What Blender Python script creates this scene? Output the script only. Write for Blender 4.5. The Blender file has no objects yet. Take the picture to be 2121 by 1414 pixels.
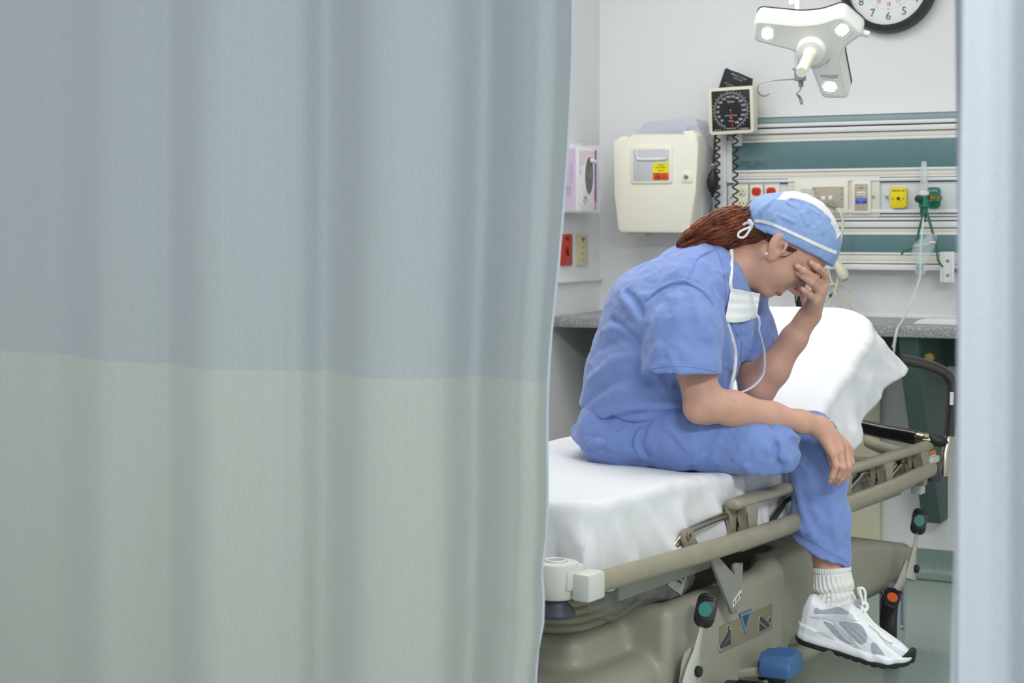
import bpy, bmesh, math, random, time
import numpy as np
from mathutils import Vector, Matrix, geometry
random.seed(7)
SC = bpy.context.scene
COL = SC.collection
# ------------------------------------------------------------------ camera
FPX, HZ, CU, CH = 3500.0, 475.0, 1060.5, 1.15      # focal length in pixels, horizon row, centre column, eye height
cam_d = bpy.data.cameras.new('camera'); cam = bpy.data.objects.new('camera', cam_d); COL.objects.link(cam)
cam.location = (0, 0, CH); cam.rotation_euler = (math.pi/2, 0, 0)
cam_d.sensor_width = 36.0; cam_d.lens = 36.0*FPX/2121.0
cam_d.shift_y = -(707.0-HZ)/2121.0
cam_d.clip_start = 0.05
cam_d.dof.use_dof = True; cam_d.dof.focus_distance = 3.62; cam_d.dof.aperture_fstop = 7.5
SC.camera = cam
# ------------------------------------------------------------------ world, lights, exposure
w = bpy.data.worlds.new('world'); SC.world = w; w.use_nodes = True
w.node_tree.nodes['Background'].inputs[0].default_value = (0.98, 0.985, 1.0, 1)
w.node_tree.nodes['Background'].inputs[1].default_value = 0.68
def area(name, loc, size, power, rot=(0,0,0), col=(1,1,1)):
    l = bpy.data.lights.new(name, 'AREA'); l.shape = 'RECTANGLE'; l.size, l.size_y = size; l.energy = power; l.color = col
    o = bpy.data.objects.new(name, l); COL.objects.link(o); o.location = loc; o.rotation_euler = rot
    return o
area('ceiling_light_bay', (0.40, 3.75, 2.56), (2.4, 1.5), 19.5, (0,0,math.radians(-27)), (1.0,0.99,0.96))
area('ceiling_light_bay_rear', (0.25, 4.8, 2.56), (1.25, 0.62), 11, (0,0,math.radians(-27)), (1.0,0.99,0.96))
area('ceiling_light_hall', (1.3, 0.5, 2.56), (1.25, 0.62), 92, (0,0,0), (0.97,0.985,1.0))
area('added_curtain_fill', (-1.1, 0.3, 2.56), (1.25, 0.62), 46, (0,0,0), (0.97,0.985,1.0))  # added fill lamp, unseen, to brighten the left part of the curtain
SC.view_settings.view_transform = 'Standard'; SC.view_settings.look = 'None'
SC.view_settings.gamma = 1.0; SC.view_settings.use_curve_mapping = False
SC.view_settings.exposure = 0.25
# ------------------------------------------------------------------ frames
def P(u, v, d): return Vector(((u-CU)/FPX*d, d, CH-(v-HZ)/FPX*d))
def frame(o, x, y, z):
    m = Matrix.Identity(4)
    for i, a in enumerate((x, y, z)):
        for j in range(3): m[j][i] = a[j]
    for j in range(3): m[j][3] = o[j]
    return m
_bl = math.atan2(2340, FPX)
BL = Vector((math.sin(_bl), math.cos(_bl), 0)); BW = Vector((-math.cos(_bl), math.sin(_bl), 0)); ZZ = Vector((0,0,1))
BO = Vector((0.145, 3.0, 0))
BED = frame(BO, BL, BW, ZZ)                # x: foot to head, y: across the bed away from the near side
WC = Vector((0.318, 6.133, 0))
WR = Vector((0.888, -0.4597, 0)).normalized(); WN = Vector((-WR.y, WR.x, 0))*-1.0
WALL = frame(WC, WR, -WN, ZZ)              # x: along back wall to the right, y: into the wall, z: up (right handed)
LWALL = frame(WC, WN, WR, ZZ)              # x: from the corner towards the camera along the left wall, y: out into the room
LWALL_T = frame(WC, -WN, -WR, ZZ)          # text frame on left wall: x away from the camera, y into the wall
def ray(u, v): return Vector(((u-CU)/FPX, 1.0, -(v-HZ)/FPX))
def hit(u, v, o, n):
    c = Vector((0,0,CH)); r = ray(u, v); return c + r*((o-c).dot(n)/r.dot(n))
def wp(u, v, p=0.0):                        # point seen at (u,v) lying p in front of the back wall -> (X, Z)
    q = hit(u, v, WC+WN*p, WN)-WC; return q.dot(WR), q.z
def lp(u, v, p=0.0):
    q = hit(u, v, WC+WR*p, WR)-WC; return q.dot(WN), q.z
def bp(u, v, wv=0.0):                       # on the vertical plane w = wv of the bed -> (s, z)
    q = hit(u, v, BO+BW*wv, BW)-BO; return q.dot(BL), q.z
# ------------------------------------------------------------------ materials
def lin(c):
    out = []
    for x in c[:3]:
        x = x/255.0; out.append(x/12.92 if x <= 0.04045 else ((x+0.055)/1.055)**2.4)
    return (*out, 1.0)
MATS = {}
def mat(name, rgb, rough=0.5, metal=0.0, spec=0.5, var=0.06, vscale=9.0, bump=None, trans=0.0, alpha=1.0, emit=0.0, sss=0.0, sheen=0.0, ior=1.45, coat=0.0, sssr=(0.012,0.005,0.003)):
    if name in MATS: return MATS[name]
    m = bpy.data.materials.new(name); m.use_nodes = True; nt = m.node_tree; b = nt.nodes['Principled BSDF']
    L = nt.links.new; c = lin(rgb)
    tc = nt.nodes.new('ShaderNodeTexCoord')
    nz = nt.nodes.new('ShaderNodeTexNoise'); nz.inputs['Scale'].default_value = vscale; nz.inputs['Detail'].default_value = 4
    L(tc.outputs['Object'], nz.inputs['Vector'])
    mr = nt.nodes.new('ShaderNodeMapRange'); mr.inputs['To Min'].default_value = 1-var; mr.inputs['To Max'].default_value = 1+var
    mr.inputs['From Min'].default_value = 0.3; mr.inputs['From Max'].default_value = 0.7
    L(nz.outputs['Fac'], mr.inputs['Value'])
    mx = nt.nodes.new('ShaderNodeVectorMath'); mx.operation = 'SCALE'; mx.inputs[0].default_value = c[:3]
    L(mr.outputs['Result'], mx.inputs['Scale']); L(mx.outputs['Vector'], b.inputs['Base Color'])
    b.inputs['Roughness'].default_value = rough; b.inputs['Metallic'].default_value = metal
    b.inputs['Specular IOR Level'].default_value = spec; b.inputs['IOR'].default_value = ior
    b.inputs['Transmission Weight'].default_value = trans; b.inputs['Alpha'].default_value = alpha
    if coat: b.inputs['Coat Weight'].default_value = coat
    if emit: b.inputs['Emission Color'].default_value = c; b.inputs['Emission Strength'].default_value = emit
    if sss:
        b.inputs['Subsurface Weight'].default_value = sss; b.inputs['Subsurface Radius'].default_value = (1,1,1)
        b.inputs['Subsurface Scale'].default_value = 1.0; b.inputs['Subsurface Radius'].default_value = sssr
    if sheen: b.inputs['Sheen Weight'].default_value = sheen
    if bump:
        n2 = nt.nodes.new('ShaderNodeTexNoise'); n2.inputs['Scale'].default_value = bump[0]; n2.inputs['Detail'].default_value = 3
        L(tc.outputs['Object'], n2.inputs['Vector'])
        bm_ = nt.nodes.new('ShaderNodeBump'); bm_.inputs['Strength'].default_value = bump[1]; bm_.inputs['Distance'].default_value = bump[2]
        L(n2.outputs['Fac'], bm_.inputs['Height']); L(bm_.outputs['Normal'], b.inputs['Normal'])
    MATS[name] = m; return m
def speckle(name, base, spots, rough, scale, amount):
    m = bpy.data.materials.new(name); m.use_nodes = True; nt = m.node_tree; b = nt.nodes['Principled BSDF']; L = nt.links.new
    tc = nt.nodes.new('ShaderNodeTexCoord'); prev = None
    rgb = nt.nodes.new('ShaderNodeRGB'); rgb.outputs[0].default_value = lin(base); prev = rgb.outputs[0]
    for i, (c, sc_, th) in enumerate(spots):
        n = nt.nodes.new('ShaderNodeTexNoise'); n.inputs['Scale'].default_value = scale*sc_; n.inputs['Detail'].default_value = 2
        mp = nt.nodes.new('ShaderNodeMapping'); mp.inputs['Location'].default_value = (i*3.7, i*1.9, i*5.1)
        L(tc.outputs['Object'], mp.inputs['Vector']); L(mp.outputs['Vector'], n.inputs['Vector'])
        r = nt.nodes.new('ShaderNodeMapRange'); r.inputs['From Min'].default_value = th; r.inputs['From Max'].default_value = th+0.06
        r.inputs['To Max'].default_value = amount; L(n.outputs['Fac'], r.inputs['Value'])
        mi = nt.nodes.new('ShaderNodeMix'); mi.data_type = 'RGBA'; L(r.outputs['Result'], mi.inputs['Factor'])
        L(prev, mi.inputs['A']); mi.inputs['B'].default_value = lin(c); prev = mi.outputs['Result']
    L(prev, b.inputs['Base Color']); b.inputs['Roughness'].default_value = rough
    MATS[name] = m; return m
# ------------------------------------------------------------------ mesh builder
class MB:
    def __init__(s): s.v = []; s.f = []; s.sm = []
    def add(s, vs, fs, M=None, smooth=False):
        o = len(s.v)
        for p in vs:
            p = Vector(p); s.v.append(tuple(M @ p) if M is not None else tuple(p))
        for f in fs: s.f.append(tuple(i+o for i in f)); s.sm.append(smooth)
        return s
    def box(s, lo, hi, bev=0.0, seg=2, M=None):
        lo = Vector(lo); hi = Vector(hi)
        bm = bmesh.new(); bmesh.ops.create_cube(bm, size=1.0)
        c = (lo+hi)/2; d = hi-lo
        for v in bm.verts: v.co = Vector((c.x+v.co.x*d.x, c.y+v.co.y*d.y, c.z+v.co.z*d.z))
        if bev > 0: bmesh.ops.bevel(bm, geom=list(bm.edges), offset=min(bev, 0.49*min(d)), segments=seg, profile=0.5, affect='EDGES')
        return s.from_bm(bm, M, bev > 0)
    def from_bm(s, bm, M=None, smooth=True):
        bm.verts.index_update()
        s.add([v.co.copy() for v in bm.verts], [[v.index for v in f.verts] for f in bm.faces], M, smooth); bm.free(); return s
    def prism(s, poly, z0, z1, bev=0.0, seg=2, M=None, smooth=None):
        bm = bmesh.new()
        a = [bm.verts.new((x, y, z0)) for x, y in poly]; b = [bm.verts.new((x, y, z1)) for x, y in poly]
        n = len(poly)
        ar = sum(poly[i][0]*poly[(i+1) % n][1]-poly[(i+1) % n][0]*poly[i][1] for i in range(n))
        if ar < 0: a.reverse(); b.reverse()
        bm.faces.new(list(reversed(a))); bm.faces.new(b)
        for i in range(n): bm.faces.new((a[i], a[(i+1) % n], b[(i+1) % n], b[i]))
        if (z1-z0) < 0: bmesh.ops.reverse_faces(bm, faces=list(bm.faces))
        if bev > 0:
            es = [e for e in bm.edges if abs(e.verts[0].co.z-e.verts[1].co.z) < 1e-9]
            bmesh.ops.bevel(bm, geom=es, offset=bev, segments=seg, profile=0.5, affect='EDGES')
        return s.from_bm(bm, M, bev > 0 if smooth is None else smooth)
    def tube(s, pts, r, seg=10, closed=False, caps=True, M=None, squash=None):
        pts = [Vector(p) for p in pts]; n = len(pts)
        rs = r if isinstance(r, (list, tuple)) else [r]*n
        T = []
        for i in range(n):
            a = pts[(i-1) % n] if (closed or i > 0) else pts[i]; b = pts[(i+1) % n] if (closed or i < n-1) else pts[i]
            t = (b-a); T.append(t.normalized() if t.length > 1e-9 else Vector((0,0,1)))
        up = Vector((0,0,1)) if abs(T[0].z) < 0.9 else Vector((1,0,0))
        nrm = (up-T[0]*up.dot(T[0])).normalized(); vs = []; fs = []
        for i in range(n):
            nrm = nrm-T[i]*nrm.dot(T[i])
            nrm = nrm.normalized() if nrm.length > 1e-6 else T[i].orthogonal().normalized()
            bn = T[i].cross(nrm)
            for k in range(seg):
                a = 2*math.pi*k/seg; ca, sa = math.cos(a), math.sin(a)
                if squash: sa *= squash
                vs.append(pts[i]+(nrm*ca+bn*sa)*rs[i])
        m = n if closed else n-1
        for i in range(m):
            for k in range(seg):
                j = (i+1) % n; fs.append((i*seg+k, i*seg+(k+1) % seg, j*seg+(k+1) % seg, j*seg+k))
        if caps and not closed:
            fs.append(tuple(reversed(range(seg)))); fs.append(tuple(range((n-1)*seg, n*seg)))
        return s.add(vs, fs, M, True)
    def cyl(s, a, b, r, seg=24, r2=None, M=None, bev=0.0):
        a = Vector(a); b = Vector(b); r2 = r if r2 is None else r2
        if bev > 0:
            t = (b-a).normalized(); return s.tube([a, a+t*bev*0.01, a+t*bev*0.35, a+t*bev, b-t*bev, b-t*bev*0.35, b-t*bev*0.01, b], [0.0005, r-bev, r-bev*0.3, r, r2, r2-bev*0.3, r2-bev, 0.0005], seg, M=M)
        return s.tube([a, b], [r, r2], seg, M=M)
    def lathe(s, prof, seg=28, M=None):          # prof: (r, z)
        vs = []; fs = []
        for r, z in prof:
            for k in range(seg):
                a = 2*math.pi*k/seg; vs.append((r*math.cos(a), r*math.sin(a), z))
        for i in range(len(prof)-1):
            for k in range(seg): fs.append((i*seg+k, i*seg+(k+1) % seg, (i+1)*seg+(k+1) % seg, (i+1)*seg+k))
        fs.append(tuple(reversed(range(seg)))); fs.append(tuple(range((len(prof)-1)*seg, len(prof)*seg)))
        return s.add(vs, fs, M, True)
    def grid(s, fn, nu, nv, M=None, closed_u=False):
        vs = [fn(i/(nu-1), j/(nv-1)) for j in range(nv) for i in range(nu)]
        fs = [(j*nu+i, j*nu+i+1, (j+1)*nu+i+1, (j+1)*nu+i) for j in range(nv-1) for i in range(nu-1)]
        return s.add(vs, fs, M, True)
FR = {}
def thing(name, label, cat, M=None, group=None, kind=None):
    o = bpy.data.objects.new(name, None); COL.objects.link(o); o.empty_display_size = 0.05
    M = M if M is not None else Matrix.Identity(4)
    o.matrix_world = M; FR[o] = M.copy()
    o['label'] = label; o['category'] = cat
    if group: o['group'] = group
    if kind: o['kind'] = kind
    return o
def mesh(name, mb):
    me = bpy.data.meshes.new(name); me.from_pydata([tuple(v) for v in mb.v], [], mb.f)
    me.polygons.foreach_set('use_smooth', mb.sm); me.update(); return me
def autosmooth(me, ang=38):
    try: me.set_sharp_from_angle(angle=math.radians(ang))
    except Exception: pass
def part(name, mb, m, parent=None, world=False, label=None, sharp=38, kind=None):
    if parent is not None and world:
        iv = FR[parent].inverted(); mb.v = [tuple(iv @ Vector(v)) for v in mb.v]
    me = mesh(name, mb)
    if sharp: autosmooth(me, sharp)
    me.materials.append(m)
    o = bpy.data.objects.new(name, me); COL.objects.link(o)
    if parent is not None: o.parent = parent; FR[o] = FR[parent]
    if label: o['label'] = label
    if kind: o['kind'] = kind
    return o
def single(name, mb, m, label, cat, M=None, group=None, kind=None, sharp=38):
    o = part(name, mb, m, None, sharp=sharp)
    if M is not None: o.matrix_world = M; FR[o] = M.copy()
    else: FR[o] = Matrix.Identity(4)
    o['label'] = label; o['category'] = cat
    if group: o['group'] = group
    if kind: o['kind'] = kind
    return o
def struct(name, mb, m, M=None, parent=None):
    o = part(name, mb, m, parent)
    if M is not None: o.matrix_world = M; FR[o] = M.copy()
    elif parent is None: FR[o] = Matrix.Identity(4)
    if parent is None: o['kind'] = 'structure'
    return o
def fontmesh(name, cu, m):
    cu.resolution_u = 3
    t = bpy.data.objects.new('tmp', cu); COL.objects.link(t)
    me = bpy.data.meshes.new_from_object(t); bpy.data.objects.remove(t); bpy.data.curves.remove(cu)
    me.name = name; me.materials.clear(); me.materials.append(m)
    o = bpy.data.objects.new(name, me); COL.objects.link(o); return o
def text(name, body, size, m, parent, pos, M=None, ext=0.0004, align='CENTER', sx=1.0, roll=0.0, flip=False):
    """flat lettering standing on a vertical face; pos in the parent's frame, text runs along +x, up +z, facing -y"""
    cu = bpy.data.curves.new(name, 'FONT'); cu.body = body; cu.size = size; cu.extrude = ext; cu.align_x = align; cu.align_y = 'CENTER'
    o = fontmesh(name, cu, m); o.parent = parent
    R = Matrix.Rotation(math.pi/2, 4, 'X')
    if M is not None: R = M @ R
    R = R @ Matrix.Rotation(roll, 4, 'Z') @ Matrix.Diagonal((sx,1,1,1))
    o.matrix_local = Matrix.Translation(pos) @ R
    return o
def smooth_path(pts, n=8, closed=False):
    """Catmull-Rom through the points"""
    pts = [Vector(p) for p in pts]; out = []; N = len(pts)
    rng = range(N if closed else N-1)
    for i in rng:
        if closed: a, b, c, d = pts[i-1], pts[i], pts[(i+1) % N], pts[(i+2) % N]
        else: a, b, c, d = pts[max(i-1,0)], pts[i], pts[i+1], pts[min(i+2,N-1)]
        for k in range(n):
            t = k/n; t2 = t*t; t3 = t2*t
            out.append(0.5*((2*b)+(c-a)*t+(2*a-5*b+4*c-d)*t2+(3*b-a-3*c+d)*t3))
    if not closed: out.append(pts[-1])
    return out
def round_poly(poly, r, n=5):
    out = []; N = len(poly)
    for i in range(N):
        p = Vector(poly[i]).to_2d(); a = Vector(poly[i-1]).to_2d(); b = Vector(poly[(i+1) % N]).to_2d()
        da = (a-p); db = (b-p); rr = min(r, da.length*0.48, db.length*0.48)
        s = p+da.normalized()*rr; e = p+db.normalized()*rr
        for k in range(n+1):
            t = k/n; q = s*(1-t)**2+p*2*t*(1-t)+e*t*t; out.append((q.x, q.y))
    return out
def rrect(x0, z0, x1, z1, r, n=4): return round_poly([(x0,z0),(x1,z0),(x1,z1),(x0,z1)], r, n)
XZ = Matrix(((1,0,0,0),(0,0,1,0),(0,1,0,0),(0,0,0,1)))   # prism (x,y,z) -> (x, z as depth y, y as height z) (mirrors: fixed below)
def plate(mb, poly, y0, y1, bev=0.0, M=None):
    """polygon drawn in (x,z), extruded between depths y0 and y1 (y0 nearer the viewer, smaller)"""
    tmp = MB(); tmp.prism([(x, z) for x, z in poly], -y1, -y0, bev)
    vs = [Vector((x, -zz, y)) for x, y, zz in tmp.v]
    mb.add(vs, tmp.f, M, bev > 0); return mb
# ================================================================== the setting
M_wall = mat('painted_wall', (226,227,229), 0.55, var=0.012, vscale=2.5, bump=(180,0.05,0.002))
M_cream = mat('cream_panel', (214,209,182), 0.5, var=0.02, vscale=3)
M_white = mat('white_trim', (232,232,230), 0.4, var=0.01)
M_ceil = mat('ceiling_tile', (232,232,230), 0.8, var=0.02)
M_floor = speckle('speckled_vinyl_floor', (158,172,164), [((96,116,112),150,0.62),((190,200,190),120,0.62),((128,146,140),55,0.60)], 0.28, 1.0, 0.55)
M_cove = speckle('speckled_vinyl_cove', (126,145,138), [((80,102,100),140,0.60),((150,166,158),110,0.62)], 0.35, 1.0, 0.6)
struct('floor', MB().box((-6,-3,-0.05),(6,9,0.0)), M_floor)
struct('ceiling', MB().box((-4,-1.5,2.6),(5,8,2.65)), M_ceil)
struct('wall_back', MB().box((0,0,0),(4.2,0.1,2.6)), M_wall, WALL)
struct('wall_left', MB().box((-0.1,-0.1,0),(3.6,0.0,2.6)), M_wall, LWALL)
def cove(mb, length, M=None):
    prof = [(0.0,0.095),(-0.006,0.095),(-0.006,0.05)]
    for k in range(1,7):
        a = k/6*math.pi/2; prof.append((-0.006-0.045*(1-math.cos(a)), 0.05-0.047*math.sin(a)))
    prof.append((0.0,0.003))
    n = len(prof); vs = [(0,y,z) for y,z in prof]+[(length,y,z) for y,z in prof]
    fs = [(i,(i+1) % n,(i+1) % n+n,i+n) for i in range(n)]+[tuple(range(n-1,-1,-1)),tuple(range(n,2*n))]
    return mb.add(vs, fs, M, True)
struct('baseboard_back', cove(MB(), 4.2), M_cove, WALL)
struct('baseboard_left', cove(MB(), 3.6, Matrix.Diagonal((1,-1,1,1))), M_cove, LWALL)
tz = lp(1200, 581)[1]
struct('trim_1', MB().box((0.0,0.0,tz-0.006),(3.5,0.012,tz+0.006),0.003), M_white, LWALL)
# low panel on the wall below the worktop, coloured cream
xe = wp(1823, 1090, 0.03)[0]
struct('trim_2', MB().box((0.0,-0.03,0.10),(xe,0.0,0.80),0.004), M_cream, WALL)

# ================================================================== curtains
def curtain_mat(name, rgb, rgb_t, rib, mixt=0.35):
    m = bpy.data.materials.new(name); m.use_nodes = True; nt = m.node_tree; L = nt.links.new
    b = nt.nodes['Principled BSDF']; out = nt.nodes['Material Output']
    uv = nt.nodes.new('ShaderNodeTexCoord')
    mp = nt.nodes.new('ShaderNodeMapping'); mp.inputs['Scale'].default_value = (rib, 0, 0); L(uv.outputs['UV'], mp.inputs['Vector'])
    wv = nt.nodes.new('ShaderNodeTexWave'); wv.inputs['Scale'].default_value = 1.0; wv.inputs['Distortion'].default_value = 0.0
    nz = nt.nodes.new('ShaderNodeTexNoise'); nz.inputs['Scale'].default_value = 330; nz.inputs['Detail'].default_value = 2
    L(uv.outputs['UV'], nz.inputs['Vector'])
    ad = nt.nodes.new('ShaderNodeVectorMath'); ad.operation = 'MULTIPLY_ADD'; ad.inputs[1].default_value = (0.35,0,0)
    L(nz.outputs['Color'], ad.inputs[0]); L(mp.outputs['Vector'], ad.inputs[2]); L(ad.outputs['Vector'], wv.inputs['Vector'])
    ht = nt.nodes.new('ShaderNodeMath'); ht.operation = 'MULTIPLY_ADD'; ht.inputs[1].default_value = 0.55
    L(nz.outputs['Fac'], ht.inputs[0]); L(wv.outputs['Fac'], ht.inputs[2])
    mr = nt.nodes.new('ShaderNodeMapRange'); mr.inputs['To Min'].default_value = 0.84; mr.inputs['To Max'].default_value = 1.10
    mr.inputs['From Max'].default_value = 1.5
    L(ht.outputs['Value'], mr.inputs['Value'])
    def tint(c):
        s = nt.nodes.new('ShaderNodeVectorMath'); s.operation = 'SCALE'; s.inputs[0].default_value = lin(c)[:3]
        L(mr.outputs['Result'], s.inputs['Scale']); return s.outputs['Vector']
    L(tint(rgb), b.inputs['Base Color']); b.inputs['Roughness'].default_value = 0.85; b.inputs['Sheen Weight'].default_value = 0.15
    bu = nt.nodes.new('ShaderNodeBump'); bu.inputs['Strength'].default_value = 0.45; bu.inputs['Distance'].default_value = 0.0012
    L(ht.outputs['Value'], bu.inputs['Height']); L(bu.outputs['Normal'], b.inputs['Normal'])
    t = nt.nodes.new('ShaderNodeBsdfTranslucent'); L(tint(rgb_t), t.inputs['Color']); L(bu.outputs['Normal'], t.inputs['Normal'])
    mi = nt.nodes.new('ShaderNodeMixShader'); mi.inputs[0].default_value = mixt
    L(b.outputs['BSDF'], mi.inputs[1]); L(t.outputs['BSDF'], mi.inputs[2]); L(mi.outputs['Shader'], out.inputs['Surface'])
    return m
M_cur_up = curtain_mat('curtain_weave_blue_grey', (178,184,184), (168,178,194), 90, 0.38)
M_cur_lo = curtain_mat('curtain_weave_pale', (187,192,186), (182,187,184), 90, 0.38)
M_hem = mat('curtain_hem_lit', (190,200,216), 0.85, var=0.03)  # bluish room light on the turned edge is put into this colour
M_cur_up2 = curtain_mat('curtain_weave_bluish_lit', (186,191,200), (182,189,204), 90, 0.38)  # same fabric as the left curtain, with bluish light put into its colour
M_cur_lo2 = curtain_mat('curtain_weave_bluish_lit_lower', (186,191,199), (182,189,202), 90, 0.38)
def curtain(root, prof, edge, zs, zsplit, side, hem_name='hem', mats=None):
    """prof: plan points (x,y) along the cloth, edge(z)->lateral shift (x) applied with a weight growing to the free edge"""
    pts = smooth_path([(x, y, 0) for x, y in prof], 4 if len(prof) > 30 else 10)
    acc = [0.0]
    for a, b in zip(pts, pts[1:]): acc.append(acc[-1]+(b-a).length)
    tot = acc[-1]
    def build(z0, z1, nz):
        mb = MB(); uvs = []
        n = len(pts)
        for j in range(nz):
            z = z0+(z1-z0)*j/(nz-1); e = edge(z)
            for i, p in enumerate(pts):
                t = acc[i]/tot; wgt = (t**6 if side > 0 else (1-t)**6)
                wob = 0.004*math.sin(p.x*31+z*2.3)+0.003*math.sin(p.x*17-z*4.1)
                mb.v.append((p.x+e*wgt, p.y+wob, z)); uvs.append((acc[i], z))
        for j in range(nz-1):
            for i in range(n-1): mb.f.append((j*n+i, j*n+i+1, (j+1)*n+i+1, (j+1)*n+i)); mb.sm.append(True)
        return mb, uvs
    out = []
    for nm, z0, z1, m in (('upper_panel', zsplit, zs[1], (mats or (M_cur_up,M_cur_lo))[0]), ('lower_panel', zs[0], zsplit, (mats or (M_cur_up,M_cur_lo))[1])):
        mb, uvs = build(z0, z1, 30)
        o = part(nm, mb, m, root, world=True, sharp=None)
        ul = o.data.uv_layers.new(name='UVMap')
        for lp_ in o.data.loops: ul.data[lp_.index].uv = uvs[lp_.vertex_index]
        out.append(o)
    idx = len(pts)-1 if side > 0 else 0
    path = [(pts[idx].x+edge(z), pts[idx].y+0.004*math.sin(pts[idx].x*31+z*2.3)+0.003*math.sin(pts[idx].x*17-z*4.1), z) for z in np.linspace(zs[0], zs[1], 60)]
    part(hem_name, MB().tube(path, 0.0035, 8), M_hem, root, world=True, label='stitched edge of the curtain, coloured pale blue as lit')
    return out
zb = 0.934
bnd_ = [(-420,700),(-250,712),(-120,718),(0,726),(70,730),(110,735),(150,743),(200,747),(320,752),(350,757),(380,763),(460,767),(590,767),(640,770),(680,775),(730,783),(820,785),(930,784),(1000,782),(1050,786),(1100,789)]
us_ = list(range(-420,1101,19)); vv_ = np.interp(np.arange(-500,1181), [q[0] for q in bnd_], [q[1] for q in bnd_]); kk_ = np.hanning(61); vv_ = np.convolve(np.pad(vv_,30,mode='edge'), kk_/kk_.sum(), 'valid')
bnd = [(u, float(vv_[u+500])) for u in us_]
prof = []
for u, v in bnd:
    d = (CH-zb)*FPX/(v-HZ)
    for uc_, wd_, am_ in ((148,44,0.068),(365,36,0.066),(690,50,0.068),(990,45,0.032)): d += am_*math.exp(-((u-uc_)/wd_)**2)
    prof.append(((u-CU)/FPX*d, d))
for u, d in ((1128,2.415),(1140,2.44),(1149,2.475),(1154,2.52)): prof.append(((u-CU)/FPX*d, d))
ez = [(2.4,1190),(1.48,1184),(1.40,1183),(1.27,1174),(1.18,1165),(1.08,1152),(1.0,1140),(0.934,1133),(0.86,1131),(0.75,1132),(0.69,1129),(0.64,1119),(0.60,1124),(0.56,1122),(0.52,1110),(0.3,1094)]
ez = sorted(ez)
def edge_l(z): return (np.interp(z, [a for a, _ in ez], [b for _, b in ez])-1154)/FPX*2.5
cl = thing('privacy_curtain', 'wide grey and beige ribbed privacy curtain filling the left side', 'curtain', Matrix.Translation((-0.4,2.7,0.06)), 'privacy curtains around the bay')
curtain(cl, prof, edge_l, (0.06, 2.35), zb, 1)
part('track', MB().tube([(x, y, 2.38) for x, y in prof], 0.012, 8), M_white, cl, world=True)
# right curtain, nearer the camera
rb = [(2000,1.455),(1991,1.435),(1986,1.405),(1990,1.385),(2003,1.385),(2022,1.405),(2050,1.42),(2085,1.425),(2115,1.435),(2150,1.425),(2200,1.40),(2260,1.42),(2330,1.45),(2420,1.42),(2520,1.45),(2620,1.42)]
prof_r = [((u-CU)/FPX*d, d) for u, d in rb]
er = sorted([(2.4,2012),(1.35,2006),(1.27,2000),(1.19,1990),(1.13,1988),(1.05,1986),(0.97,1980),(0.92,1976),(0.85,1972),(0.78,1966),(0.3,1940)])
def edge_r(z): return (np.interp(z, [a for a, _ in er], [b for _, b in er])-1986)/FPX*1.41
cr = thing('privacy_curtain', 'narrow curtain edge, coloured pale blue as lit, hanging at the right border', 'curtain', Matrix.Translation((0.42,1.42,0.06)), 'privacy curtains around the bay')
curtain(cr, prof_r, edge_r, (0.06, 2.35), 0.931, -1, mats=(M_cur_up2, M_cur_lo2))
bf = MB(); bx_ = [((u-CU)/FPX*d_, d_) for u, d_ in ((1984,1.515),(1990,1.52),(2003,1.515),(2025,1.50),(2070,1.51),(2130,1.50))]
zs_ = np.linspace(0.06, 2.35, 24)
for z in zs_:
    for k, (x, y) in enumerate(bx_): bf.v.append((x+0.003*math.sin(z*3)*(k < 3), y+0.004*math.sin(z*2+x*9), z))
for jj in range(23):
    for k in range(5): bf.f.append((jj*6+k, jj*6+k+1, (jj+1)*6+k+1, (jj+1)*6+k)); bf.sm.append(True)
part('back_fold', bf, M_cur_up, cr, world=True, sharp=None)
part('track', MB().tube([(x, y, 2.38) for x, y in prof_r], 0.012, 8), M_white, cr, world=True)
# ================================================================== fittings on the back wall
M_alu = mat('white_aluminium_rail', (226,227,228), 0.28, var=0.01, coat=0.2)
M_slot = mat('rail_slot_grey', (120,124,128), 0.5, var=0.03)
M_teal = mat('teal_laminate', (96,128,132), 0.35, var=0.03, vscale=30)
M_tealpale = mat('pale_teal_laminate', (142,164,168), 0.35, var=0.02)
M_beige = mat('beige_panel', (222,218,206), 0.4, var=0.015)
M_ivory = mat('ivory_plastic', (236,234,222), 0.35, var=0.01)
M_taupe = mat('taupe_plate', (186,176,160), 0.4, var=0.02)
M_black = mat('black_rubber', (28,28,30), 0.45, var=0.1)
M_dark = mat('dark_slot', (40,38,36), 0.6)
M_steel = mat('brushed_steel', (176,176,172), 0.25, metal=1.0, var=0.05)
M_red = mat('red_receptacle', (206,52,34), 0.35, var=0.03)
M_lemon = mat('pale_yellow_receptacle', (230,228,184), 0.35, var=0.02)
M_yellow = mat('yellow_gas_plate', (240,214,22), 0.35, var=0.02)
M_green = mat('green_gas_plate', (22,120,98), 0.35, var=0.03)
M_blue = mat('blue_label', (44,84,200), 0.4)
M_ink = mat('black_ink', (40,40,42), 0.6)
M_greyink = mat('grey_ink', (110,108,104), 0.6)
M_whiteink = mat('white_ink', (225,225,225), 0.6)
M_clear = mat('clear_plastic', (235,240,245), 0.08, trans=0.0, alpha=0.22, spec=0.6, var=0.0)
M_clear2 = mat('clear_tubing', (232,240,242), 0.15, alpha=0.45, spec=0.7, var=0.0)
PR = 0.05                                            # how far the rail unit stands off the wall
UX = 1900
def zrow(v, p=PR): return wp(UX, v, p)[1]
x0 = wp(1508, 400, PR)[0]; x1 = wp(2110, 400, PR)[0]
hw = thing('medical_rail_unit', 'long white bedhead service rail with teal strips on the back wall', 'wall panel', WALL)
part('backing', MB().box((x0,-PR+0.012,zrow(560)),(x1,0,zrow(236)),0.003), M_beige, hw)
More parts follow.
